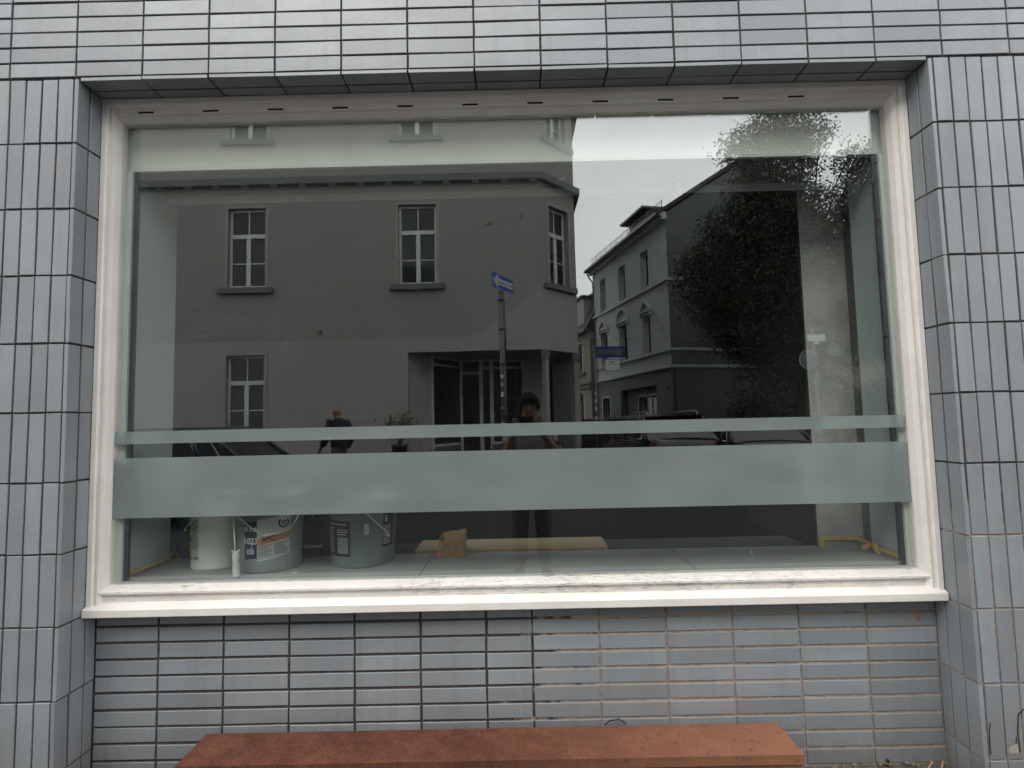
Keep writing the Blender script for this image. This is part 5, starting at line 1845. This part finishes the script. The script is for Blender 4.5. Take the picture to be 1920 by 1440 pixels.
# street name post with round signs, on the right
S3 = empty('street_name_post', (7.9, -8.6, 0))
tag(S3, 'post carrying a white street name plate and round traffic signs, faint on the plaster pier', 'sign')
post(S3, 7.78, -8.62, -0.1, 3.05, 0.033)
FN = frame((7.81, -8.55, 2.86), (-0.85, 0.53, 0), (0.53, 0.85, 0)) @ Matrix.Rotation(math.radians(4), 4, 'Y')
MB(FN).box(-0.34, 0.34, -0.004, 0.0, -0.075, 0.075).build('name_plate', 'signwhite', S3)
m = MB(FN)
for a, b_, p, q in ((-0.33, 0.33, 0.058, 0.066), (-0.33, 0.33, -0.066, -0.058), (-0.33, -0.322, -0.0575, 0.0575), (0.322, 0.33, -0.0575, 0.0575)):
    m.box(a, b_, 0.0005, 0.0016, p, q)
m.build('border', 'signblack', S3)
MB(FN).box(-0.09, 0.09, -0.003, 0.0, -0.125, -0.078).build('tab_plate', 'signwhite', S3)
for x, z, r, mt_ in ((7.62, 2.42, 0.20, 'signback'), (8.15, 2.62, 0.13, 'signback')):
    m = MB()
    m.lathe([(0.001, 0.0), (r, 0.0), (r, 0.004), (0.001, 0.004)], (0, 0, 0), 32)
    me = m.mesh('round_plate', mt_)
    o = wlink('round_plate', me, S3, Matrix.Translation((x, -8.55, z)) @ Matrix.Rotation(-PI / 2, 4, 'X'))
    m = MB()
    m.lathe([(r * 0.90, 0.0055), (r * 0.97, 0.0055)], (0, 0, 0), 32)
    wlink('rim', m.mesh('rim', 'lab_grey'), o, Matrix.Translation((x, -8.55, z)) @ Matrix.Rotation(-PI / 2, 4, 'X'))
m = MB()
m.tube([(7.78, -8.6, 2.42), (7.62, -8.57, 2.42)], 0.015, 6)
m.tube([(7.78, -8.6, 2.62), (8.15, -8.57, 2.62)], 0.015, 6)
m.build('bracket', 'signback', S3)


# ------------------------------------------------------------------ cars
def car(label, loc, heading, paint, L=4.4, W=1.78, H=1.45, kind='hatch', rails=False):
    """heading: angle of the car's nose from +x; built nose towards local +x"""
    root = empty('parked_car', loc)
    tag(root, label, 'car', 'cars parked along the street')
    X = Matrix.Translation(loc) @ Matrix.Rotation(heading, 4, 'Z')
    hw = W / 2
    hl = L / 2
    belt = H * 0.63
    # stations along x: (x, z_low, z_belt_top, half width)
    st_ = [(-hl, 0.42, belt * 0.78, hw * 0.80), (-hl + 0.06, 0.30, belt * 0.97, hw * 0.90), (-hl + 0.35, 0.24, belt * 1.02, hw * 0.97), (-hl * 0.55, 0.22, belt * 1.01, hw), (0, 0.22, belt, hw), (hl * 0.35, 0.22, belt * 0.985, hw), (hl * 0.55, 0.22, belt * 0.93, hw * 0.985), (hl * 0.82, 0.24, belt * 0.83, hw * 0.94), (hl - 0.08, 0.28, belt * 0.72, hw * 0.84), (hl, 0.40, belt * 0.58, hw * 0.72)]
    m = MB(X)
    ring = []
    for x, zl, zt, w in st_:
        zm = zl + (zt - zl) * 0.55
        sec = [(w * 0.82, zl), (w * 0.97, zl + 0.10), (w, zm), (w * 0.975, zt - 0.10), (w * 0.90, zt - 0.012), (w * 0.70, zt + 0.012), (0, zt + 0.03)]
        ring.append([(x, y, z) for y, z in sec] + [(x, -y, z) for y, z in reversed(sec[:-1])])
    n = len(ring[0])
    vs = [p for r_ in ring for p in r_]
    fs = []
    for i in range(len(ring) - 1):
        for k in range(n):
            fs.append((i * n + k, i * n + (k + 1) % n, (i + 1) * n + (k + 1) % n, (i + 1) * n + k))
    fs += [tuple(range(n)), tuple(range((len(ring) - 1) * n, len(ring) * n))]
    m.add(vs, fs)
    body = m.build('body', paint, root, True)
    sb_ = body.modifiers.new('smooth', 'SUBSURF')
    sb_.levels = sb_.render_levels = 1
    # cabin: glass house with pillars, roof
    xr0, xr1 = -hl * 0.62, hl * 0.10           # roof ends
    xb0, xb1 = -hl * 0.90, hl * 0.48           # base ends
    yb, yr = hw * 0.90, hw * 0.70
    zb, zr = belt - 0.02, H - 0.05
    def ptb(x):  # base to roof interpolation helper
        return x
    m = MB(X)
    m.add([(xb0, -yb, zb), (xb1, -yb, zb), (xb1, yb, zb), (xb0, yb, zb), (xr0, -yr, zr), (xr1, -yr, zr), (xr1, yr, zr), (xr0, yr, zr)], [(0, 1, 5, 4), (3, 2, 6, 7), (1, 2, 6, 5), (0, 3, 7, 4)])
    m.build('glazing', 'carglass', root)
    m = MB(X)
    ov = 0.012
    m.add([(xr0 - 0.12, -yr - ov, zr - 0.01), (xr1 + 0.06, -yr - ov, zr - 0.012), (xr1 + 0.06, yr + ov, zr - 0.012), (xr0 - 0.12, yr + ov, zr - 0.01), (xr0, -yr * 0.86, H - 0.008), (xr1 - 0.08, -yr * 0.86, H - 0.012), (xr1 - 0.08, yr * 0.86, H - 0.012), (xr0, yr * 0.86, H - 0.008)], [(0, 1, 5, 4), (3, 2, 6, 7), (1, 2, 6, 5), (0, 3, 7, 4), (4, 5, 6, 7), (0, 1, 2, 3)])
    m.build('roof', paint, root)
    m = MB(X)
    for s_ in (-1, 1):
        for (a, b_) in (((xb0, yb), (xr0, yr)), ((xb1, yb), (xr1, yr))):
            m.tube([(a[0], s_ * a[1], zb), (b_[0], s_ * (b_[1] + 0.005), zr)], 0.045, 6)
        xm0, xm1 = xb0 + (xb1 - xb0) * 0.55, xr0 + (xr1 - xr0) * 0.58
        m.tube([(xm0, s_ * (yb + 0.004), zb), (xm1, s_ * (yr + 0.006), zr)], 0.035, 6)
        xm0, xm1 = xb0 + (xb1 - xb0) * 0.20, xr0 + (xr1 - xr0) * 0.18
        m.tube([(xm0, s_ * (yb + 0.004), zb), (xm1, s_ * (yr + 0.006), zr)], 0.05, 6)
    m.build('pillar', paint, root, True)
    m = MB(X)
    for s_ in (-1, 1):
        m.tube([(xb0 + 0.25, s_ * (yb + 0.012), zb + 0.02), (xb0 + 0.32, s_ * (yb - 0.005), zb + 0.10), (xr0 + 0.05, s_ * (yr + 0.028), zr - 0.03), (xr1 - 0.05, s_ * (yr + 0.028), zr - 0.03), (xb1 - 0.18, s_ * (yb + 0.006), zb + 0.06), (xb1 - 0.1, s_ * (yb + 0.012), zb + 0.02), (xb0 + 0.25, s_ * (yb + 0.012), zb + 0.02)], 0.009, 5)
    if rails:
        for s_ in (-1, 1):
            m.tube([(xr0 - 0.05, s_ * yr * 0.9, H - 0.01), (xr0 + 0.1, s_ * yr * 0.9, H + 0.045), (xr1 - 0.2, s_ * yr * 0.9, H + 0.045), (xr1 - 0.02, s_ * yr * 0.9, H - 0.01)], 0.014, 6)
    m.build('trim', 'chrome', root, True)
    wm = MB()
    wm.lathe([(0.001, -0.10), (0.21, -0.10), (0.30, -0.095), (0.325, -0.06), (0.325, 0.06), (0.30, 0.095), (0.21, 0.10), (0.001, 0.10)], (0, 0, 0), 28)
    tyre = wm.mesh('tyre', 'tyre', True)
    rm_ = MB()
    rm_.lathe([(0.001, -0.112), (0.06, -0.114), (0.19, -0.104), (0.205, -0.101), (0.205, 0.101), (0.19, 0.104), (0.06, 0.114), (0.001, 0.112)], (0, 0, 0), 20)
    rim = rm_.mesh('rim', 'signback', True)
    for x in (-hl * 0.61, hl * 0.62):
        for s_ in (-1, 1):
            mt_ = X @ Matrix.Translation((x, s_ * (hw - 0.09), 0.325)) @ Matrix.Rotation(PI / 2, 4, 'X')
            w = wlink('wheel', tyre, root, mt_)
            wlink('rim', rim, w, mt_)
    for s_ in (-1, 1):
        m = MB(X)
        m.ball((-hl + 0.10, s_ * hw * 0.76, belt * 0.84), 0.11, 10, 8, 0.75, 1.0, 1.5)
        m.build('tail_light', 'lampred', root, True)
        m = MB(X)
        m.ball((hl - 0.17, s_ * hw * 0.70, belt * 0.66), 0.12, 10, 8, 1.2, 1.3, 0.65)
        m.build('headlight', 'lampclear', root, True)
        m = MB(X)
        m.ball((hl * 0.38, s_ * (hw + 0.09), belt + 0.06), 0.09, 10, 8, 0.7, 1.1, 0.7)
        m.build('mirror', paint, root, True)
    for x, e in ((-hl - 0.012, -0.01), (hl + 0.012, 0.01)):
        z0 = belt * 0.60 if x < 0 else 0.45
        m = MB(X).box(min(x, x + e), max(x, x + e), -0.26, 0.26, z0, z0 + 0.11)
        p = m.build('number_plate', 'plate', root)
    m = MB(X).box(-hl - 0.016, -hl + 0.02, -0.55, 0.55, belt * 0.80, belt * 0.82)
    m.build('boot_trim', 'chrome', root)
    m = MB(X)
    m.tube([(xr0 + 0.05, 0, H - 0.01), (xr0 - 0.12, 0, H + 0.22)], 0.006, 5)
    m.build('aerial', 'signblack', root)
    m = MB(X)
    m.box(-hl + 0.02, hl - 0.05, -hw * 0.80, hw * 0.80, 0.20, 0.30)
    m.build('underbody', 'tyre', root)
    return root


car('dark blue hatchback parked along the far kerb at the left', (-4.2, -6.15, ROAD_Z), PI, 'carblue', 4.3, 1.76, 1.44)
car('black estate car with chrome window trim parked under the tree', (5.15, -11.45, ROAD_Z), -PI / 2 - math.radians(4), 'carblack', 4.5, 1.85, 1.52, rails=True)
car('dark green car showing its number plate, nearest to the plaster pier', (7.0, -10.75, ROAD_Z), -PI / 2 + math.radians(3), 'cargrey', 4.3, 1.78, 1.42)
car('black hatchback with an aerial parked in the side street before the white house', (4.9, -16.3, ROAD_Z), -PI / 2 - math.radians(10), 'carblack', 4.2, 1.76, 1.48)
car('dark car parked furthest back in the side street', (4.05, -21.5, ROAD_Z), -PI / 2 - math.radians(12), 'carblack', 4.3, 1.76, 1.46)


# ------------------------------------------------------------------ people
def figure(name, chains, mat, parent, root_pt=None, sub=2):
    """one continuous skinned surface; chains: lists of (x,y,z,radius); equal points are shared"""
    vs, es, rad, idx = [], [], [], {}
    for ch in chains:
        prev = None
        for x, y, z, r in ch:
            k = (round(x, 4), round(y, 4), round(z, 4))
            if k not in idx:
                idx[k] = len(vs)
                vs.append((x, y, z))
                rad.append(r)
            if prev is not None and prev != idx[k]:
                es.append((prev, idx[k]))
            prev = idx[k]
    me = bpy.data.meshes.new(name)
    me.from_pydata(vs, es, [])
    o = bpy.data.objects.new(name, me)
    COL.objects.link(o)
    md = o.modifiers.new('skin', 'SKIN')
    md.use_smooth_shade = True
    sv = me.skin_vertices[0].data
    for i, r in enumerate(rad):
        rx = r if isinstance(r, tuple) else (r, r)
        sv[i].radius = rx
        sv[i].use_root = False
    ri = 0
    if root_pt is not None:
        ri = idx[tuple(round(q, 4) for q in root_pt)]
    sv[ri].use_root = True
    sb_ = o.modifiers.new('sub', 'SUBSURF')
    sb_.levels = sb_.render_levels = sub
    dg = bpy.context.evaluated_depsgraph_get()
    m2 = bpy.data.meshes.new_from_object(o.evaluated_get(dg))
    bpy.data.objects.remove(o)
    m2.materials.clear()
    m2.materials.append(MT[mat])
    m2.polygons.foreach_set('use_smooth', [True] * len(m2.polygons))
    return link(name, m2, parent)


def person(label, T, sleeves, top_mat, hair, pose, bulk=0.0):
    root = empty('person', T @ Vector((0, 0, 0)))
    tag(root, label, 'person')
    def W(ch):
        return [(*(T @ Vector(p[:3])), p[3]) for p in ch]
    pel, ch, nk = pose['pelvis'], pose['chest'], pose['neck']
    hd_ = pose['head']
    body = [W([(*pel, 0.115), (*pose['waist'], 0.105), (*ch, 0.125), (*nk, 0.055), (*hd_[0], 0.060), (*hd_[1], 0.082), (*hd_[2], 0.078), (*hd_[3], 0.045)])]
    for s_ in ('L', 'R'):
        body.append(W([(*ch, 0.125), (*pose['sh' + s_], 0.058), (*pose['el' + s_], 0.042), (*pose['wr' + s_], 0.027), (*pose['pa' + s_], 0.032)]))
        for fg in pose['fi' + s_]:
            body.append(W([(*pose['pa' + s_], 0.032)] + [(*q, r) for q, r in fg]))
        body.append(W([(*pel, 0.115), (*pose['hip' + s_], 0.088), (*pose['kn' + s_], 0.058), (*pose['an' + s_], 0.040), (*pose['toe' + s_], 0.032)]))
    figure('body', body, 'skin', root, tuple(T @ Vector(pel)))
    up_ = 0.018
    shirt = [W([(*pose['hem'], 0.135 + bulk), (*pose['waist'], 0.128 + bulk), (*ch, 0.150 + bulk), (*nk, 0.070 + bulk * 0.3)])]
    for s_ in ('L', 'R'):
        q = Vector(pose['sh' + s_]).lerp(Vector(pose['el' + s_]), sleeves if sleeves <= 1 else 1.0)
        c_ = [(*ch, 0.150 + bulk), (*pose['sh' + s_], 0.080 + bulk * 0.6), (*q, 0.062 + bulk * 0.5)]
        if sleeves > 1:
            e = Vector(pose['el' + s_]).lerp(Vector(pose['wr' + s_]), 0.92)
            c_.append((*e, 0.045 + bulk * 0.4))
        shirt.append(W(c_))
    figure('shirt' if sleeves <= 1 else 'jacket', shirt, top_mat, root, tuple(T @ Vector(pose['hem'])))
    tr_ = [W([(*Vector(pel).lerp(Vector(pose['waist']), 0.4), 0.128), (*pel, 0.130)])]
    for s_ in ('L', 'R'):
        e = Vector(pose['kn' + s_]).lerp(Vector(pose['an' + s_]), 0.93)
        tr_.append(W([(*pel, 0.130), (*pose['hip' + s_], 0.104), (*pose['kn' + s_], 0.074), (*e, 0.058)]))
        figure('shoe', [W([(*Vector(pose['an' + s_]).lerp(Vector(pose['toe' + s_]), -0.25), 0.042), (*Vector(pose['an' + s_]).lerp(Vector(pose['toe' + s_]), 0.35), 0.046), (*pose['toe' + s_], 0.042)])], 'shoe', root)
    figure('trousers', tr_, 'jeans', root, tuple(T @ Vector(pel)))
    # face
    hx, hy, hz = hd_[1]
    m = MB(T)
    m.ball((hx, hy + 0.088, hz - 0.012), 0.016, 10, 8, 0.8, 1.1, 1.9)
    m.build('nose', 'skin', root, True)
    for s_ in (-1, 1):
        m = MB(T)
        m.ball((hx + s_ * 0.032, hy + 0.072, hz + 0.012), 0.012, 10, 8, 1.2, 0.8, 0.7)
        e = m.build('eye', 'eye', root, True)
        m = MB(T)
        m.ball((hx + s_ * 0.032, hy + 0.0805, hz + 0.012), 0.0055, 8, 6, 1, 0.5, 1)
        m.build('iris', 'hair', e, True)
        m = MB(T)
        m.ball((hx + s_ * 0.032, hy + 0.080, hz + 0.032), 0.012, 8, 6, 1.7, 0.5, 0.35)
        m.build('eyebrow', 'hair', root, True)
        m = MB(T)
        m.ball((hx + s_ * 0.084, hy - 0.006, hz + 0.0), 0.026, 10, 8, 0.4, 0.8, 1.25)
        m.build('ear', 'skin', root, True)
    m = MB(T)
    m.ball((hx, hy + 0.076, hz - 0.058), 0.014, 10, 6, 1.7, 0.6, 0.4)
    m.build('mouth', 'clay', root, True)
    if hair:
        m = MB(T)
        vs, fs = [], []
        nu, nv = 36, 14
        for j in range(nv + 1):
            t = 0.62 * PI * j / nv
            for i in range(nu):
                a = 2 * PI * i / nu
                fr_ = max(0.0, math.sin(a))                      # front of the head
                tt = t * (1 - 0.36 * fr_ ** 2)
                k = 1 + 0.07 * mnoise.noise(Vector((3.5 * math.cos(a), 3.5 * math.sin(a), 7 * t)))
                vs.append((hx + 0.094 * k * math.sin(tt) * math.cos(a), hy - 0.008 + 0.108 * k * math.sin(tt) * math.sin(a), hz + 0.022 + 0.112 * k * math.cos(tt)))
        for j in range(nv):
            for i in range(nu):
                fs.append((j * nu + i, j * nu + (i + 1) % nu, (j + 1) * nu + (i + 1) % nu, (j + 1) * nu + i))
        m.add(vs, fs)
        h_ = m.build('hair', 'hair', root, True)
        sd_ = h_.modifiers.new('thick', 'SOLIDIFY')
        sd_.thickness = 0.006
    return root


ZG = 0.0
pose1 = dict(
    pelvis=(0, -0.02, 0.80), hem=(0, -0.02, 0.74), waist=(0, -0.015, 0.94), chest=(0, 0.0, 1.10), neck=(0, 0.015, 1.245),
    head=[(0, 0.03, 1.315), (0, 0.035, 1.405), (0, 0.02, 1.445), (0, 0.01, 1.49)],
    shL=(-0.165, 0.0, 1.185), shR=(0.165, 0.0, 1.185), elL=(-0.215, 0.12, 1.005), elR=(0.235, 0.12, 1.01),
    wrL=(-0.135, 0.255, 1.19), wrR=(0.10, 0.262, 1.19), paL=(-0.125, 0.268, 1.245), paR=(0.085, 0.278, 1.25),
    hipL=(-0.09, -0.02, 0.76), hipR=(0.09, -0.02, 0.76), knL=(-0.10, 0.02, 0.42), knR=(0.10, 0.01, 0.42),
    anL=(-0.105, -0.01, 0.075), anR=(0.11, -0.01, 0.075), toeL=(-0.125, 0.14, 0.04), toeR=(0.13, 0.14, 0.04),
    fiL=[[((-0.128, 0.285, 1.275), 0.009), ((-0.118, 0.303, 1.290), 0.008)], [((-0.136, 0.28, 1.285), 0.009), ((-0.128, 0.303, 1.305), 0.008)],
         [((-0.138, 0.275, 1.297), 0.009), ((-0.126, 0.30, 1.322), 0.008)], [((-0.10, 0.262, 1.265), 0.010), ((-0.085, 0.26, 1.28), 0.009)]],
    fiR=[[((0.088, 0.300, 1.268), 0.010), ((0.060, 0.318, 1.270), 0.009), ((0.030, 0.320, 1.268), 0.008)],
         [((0.092, 0.300, 1.288), 0.010), ((0.060, 0.320, 1.292), 0.009), ((0.022, 0.322, 1.291), 0.008)],
         [((0.092, 0.298, 1.308), 0.010), ((0.058, 0.319, 1.315), 0.009), ((0.024, 0.321, 1.315), 0.008)],
         [((0.088, 0.294, 1.326), 0.010), ((0.058, 0.315, 1.338), 0.009), ((0.034, 0.318, 1.340), 0.008)],
         [((0.060, 0.262, 1.275), 0.011), ((0.035, 0.262, 1.295), 0.009)]])
T1 = Matrix.Translation((1.742, -2.235, ZG))
ph1 = person('person in a light grey short sleeved shirt photographing the window with a phone', T1, 0.62, 'shirt', True, pose1)
for s_ in ('L', 'R'):
    a, e = Vector(pose1['sh' + s_]), Vector(pose1['el' + s_])
    m = MB(T1)
    for f0 in (0.55, 0.60):
        m.tube([a.lerp(e, f0), a.lerp(e, f0 + 0.022)], 0.066, 16)
    m.build('cuff_stripe', 'cuff', ph1, True)
phn = empty('phone', (1.69, -1.932, 1.295))
tag(phn, 'black phone held sideways in front of the photographer\'s face', 'phone')
m = MB().box(1.612, 1.772, -1.936, -1.928, 1.2545, 1.332)
o = m.build('case', 'phone', phn)
bv = o.modifiers.new('round', 'BEVEL')
bv.width = 0.003
bv.segments = 3
for dx, dz in ((0, 0), (0.0, 0.022), (0.02, 0.011)):
    m = MB()
    m.lathe([(0.001, 0.0), (0.008, 0.0), (0.008, 0.0025), (0.006, 0.0025), (0.006, 0.001), (0.001, 0.001)], (0, 0, 0), 16)
    wlink('lens', m.mesh('lens', 'chrome', True), phn, Matrix.Translation((1.628 + dx, -1.9278, 1.291 + dz)) @ Matrix.Rotation(-PI / 2, 4, 'X'))

pose2 = dict(
    pelvis=(0, 0, 0.88), hem=(0, 0, 0.80), waist=(0, 0.0, 1.02), chest=(0, 0.02, 1.22), neck=(0, 0.05, 1.38),
    head=[(0, 0.085, 1.445), (0, 0.10, 1.525), (0, 0.09, 1.565), (0, 0.08, 1.605)],
    shL=(-0.175, 0.02, 1.315), shR=(0.175, 0.02, 1.315), elL=(-0.24, -0.03, 1.06), elR=(0.235, 0.05, 1.06),
    wrL=(-0.22, 0.10, 0.85), wrR=(0.23, 0.22, 0.90), paL=(-0.215, 0.14, 0.785), paR=(0.225, 0.27, 0.85),
    hipL=(-0.09, 0, 0.84), hipR=(0.09, 0, 0.84), knL=(-0.095, 0.16, 0.46), knR=(0.095, -0.04, 0.46),
    anL=(-0.095, 0.20, 0.08), anR=(0.095, -0.26, 0.12), toeL=(-0.105, 0.35, 0.045), toeR=(0.105, -0.13, 0.045),
    fiL=[[((-0.215 + 0.012 * q - 0.02, 0.155, 0.735), 0.010), ((-0.21 + 0.01 * q - 0.02, 0.16, 0.70), 0.008)] for q in range(4)] + [[((-0.19, 0.165, 0.77), 0.011), ((-0.185, 0.175, 0.74), 0.009)]],
    fiR=[[((0.225 + 0.012 * q - 0.02, 0.30, 0.80), 0.010), ((0.22 + 0.01 * q - 0.02, 0.30, 0.765), 0.008)] for q in range(4)] + [[((0.20, 0.30, 0.83), 0.011), ((0.195, 0.31, 0.80), 0.009)]])
T2 = Matrix.Translation((-1.58, -7.45, 0.0)) @ Matrix.Rotation(PI / 2 + 0.65, 4, 'Z')
ph2 = person('bald man in a dark navy jacket walking along the far pavement', T2, 2, 'jacket', False, pose2, 0.035)
m = MB(T2)
m.lathe([(0.075, 1.335), (0.088, 1.38), (0.080, 1.425), (0.070, 1.425), (0.072, 1.36)], (0, 0.04, 0), 20)
m.build('collar', 'jacket', ph2, True)
bg = empty('carrier_bag', tuple(T2 @ Vector((-0.22, 0.16, 0.4))))
tag(bg, 'white carrier bag hanging from the hand of the bald man', 'bag')
m = MB(T2)
m.prism([(-0.23, 0.02, 0.36), (-0.23, 0.30, 0.36), (-0.23, 0.27, 0.62), (-0.23, 0.17, 0.69), (-0.23, 0.15, 0.69), (-0.23, 0.05, 0.62)], (-0.05, 0, 0), (0.09, 0, 0))
m.build('sack', 'lab_grey', bg)
m = MB(T2)
m.tube([(-0.215, 0.10, 0.66), (-0.213, 0.155, 0.70), (-0.215, 0.22, 0.66)], 0.006, 6)
m.build('strap', 'lab_grey', bg)
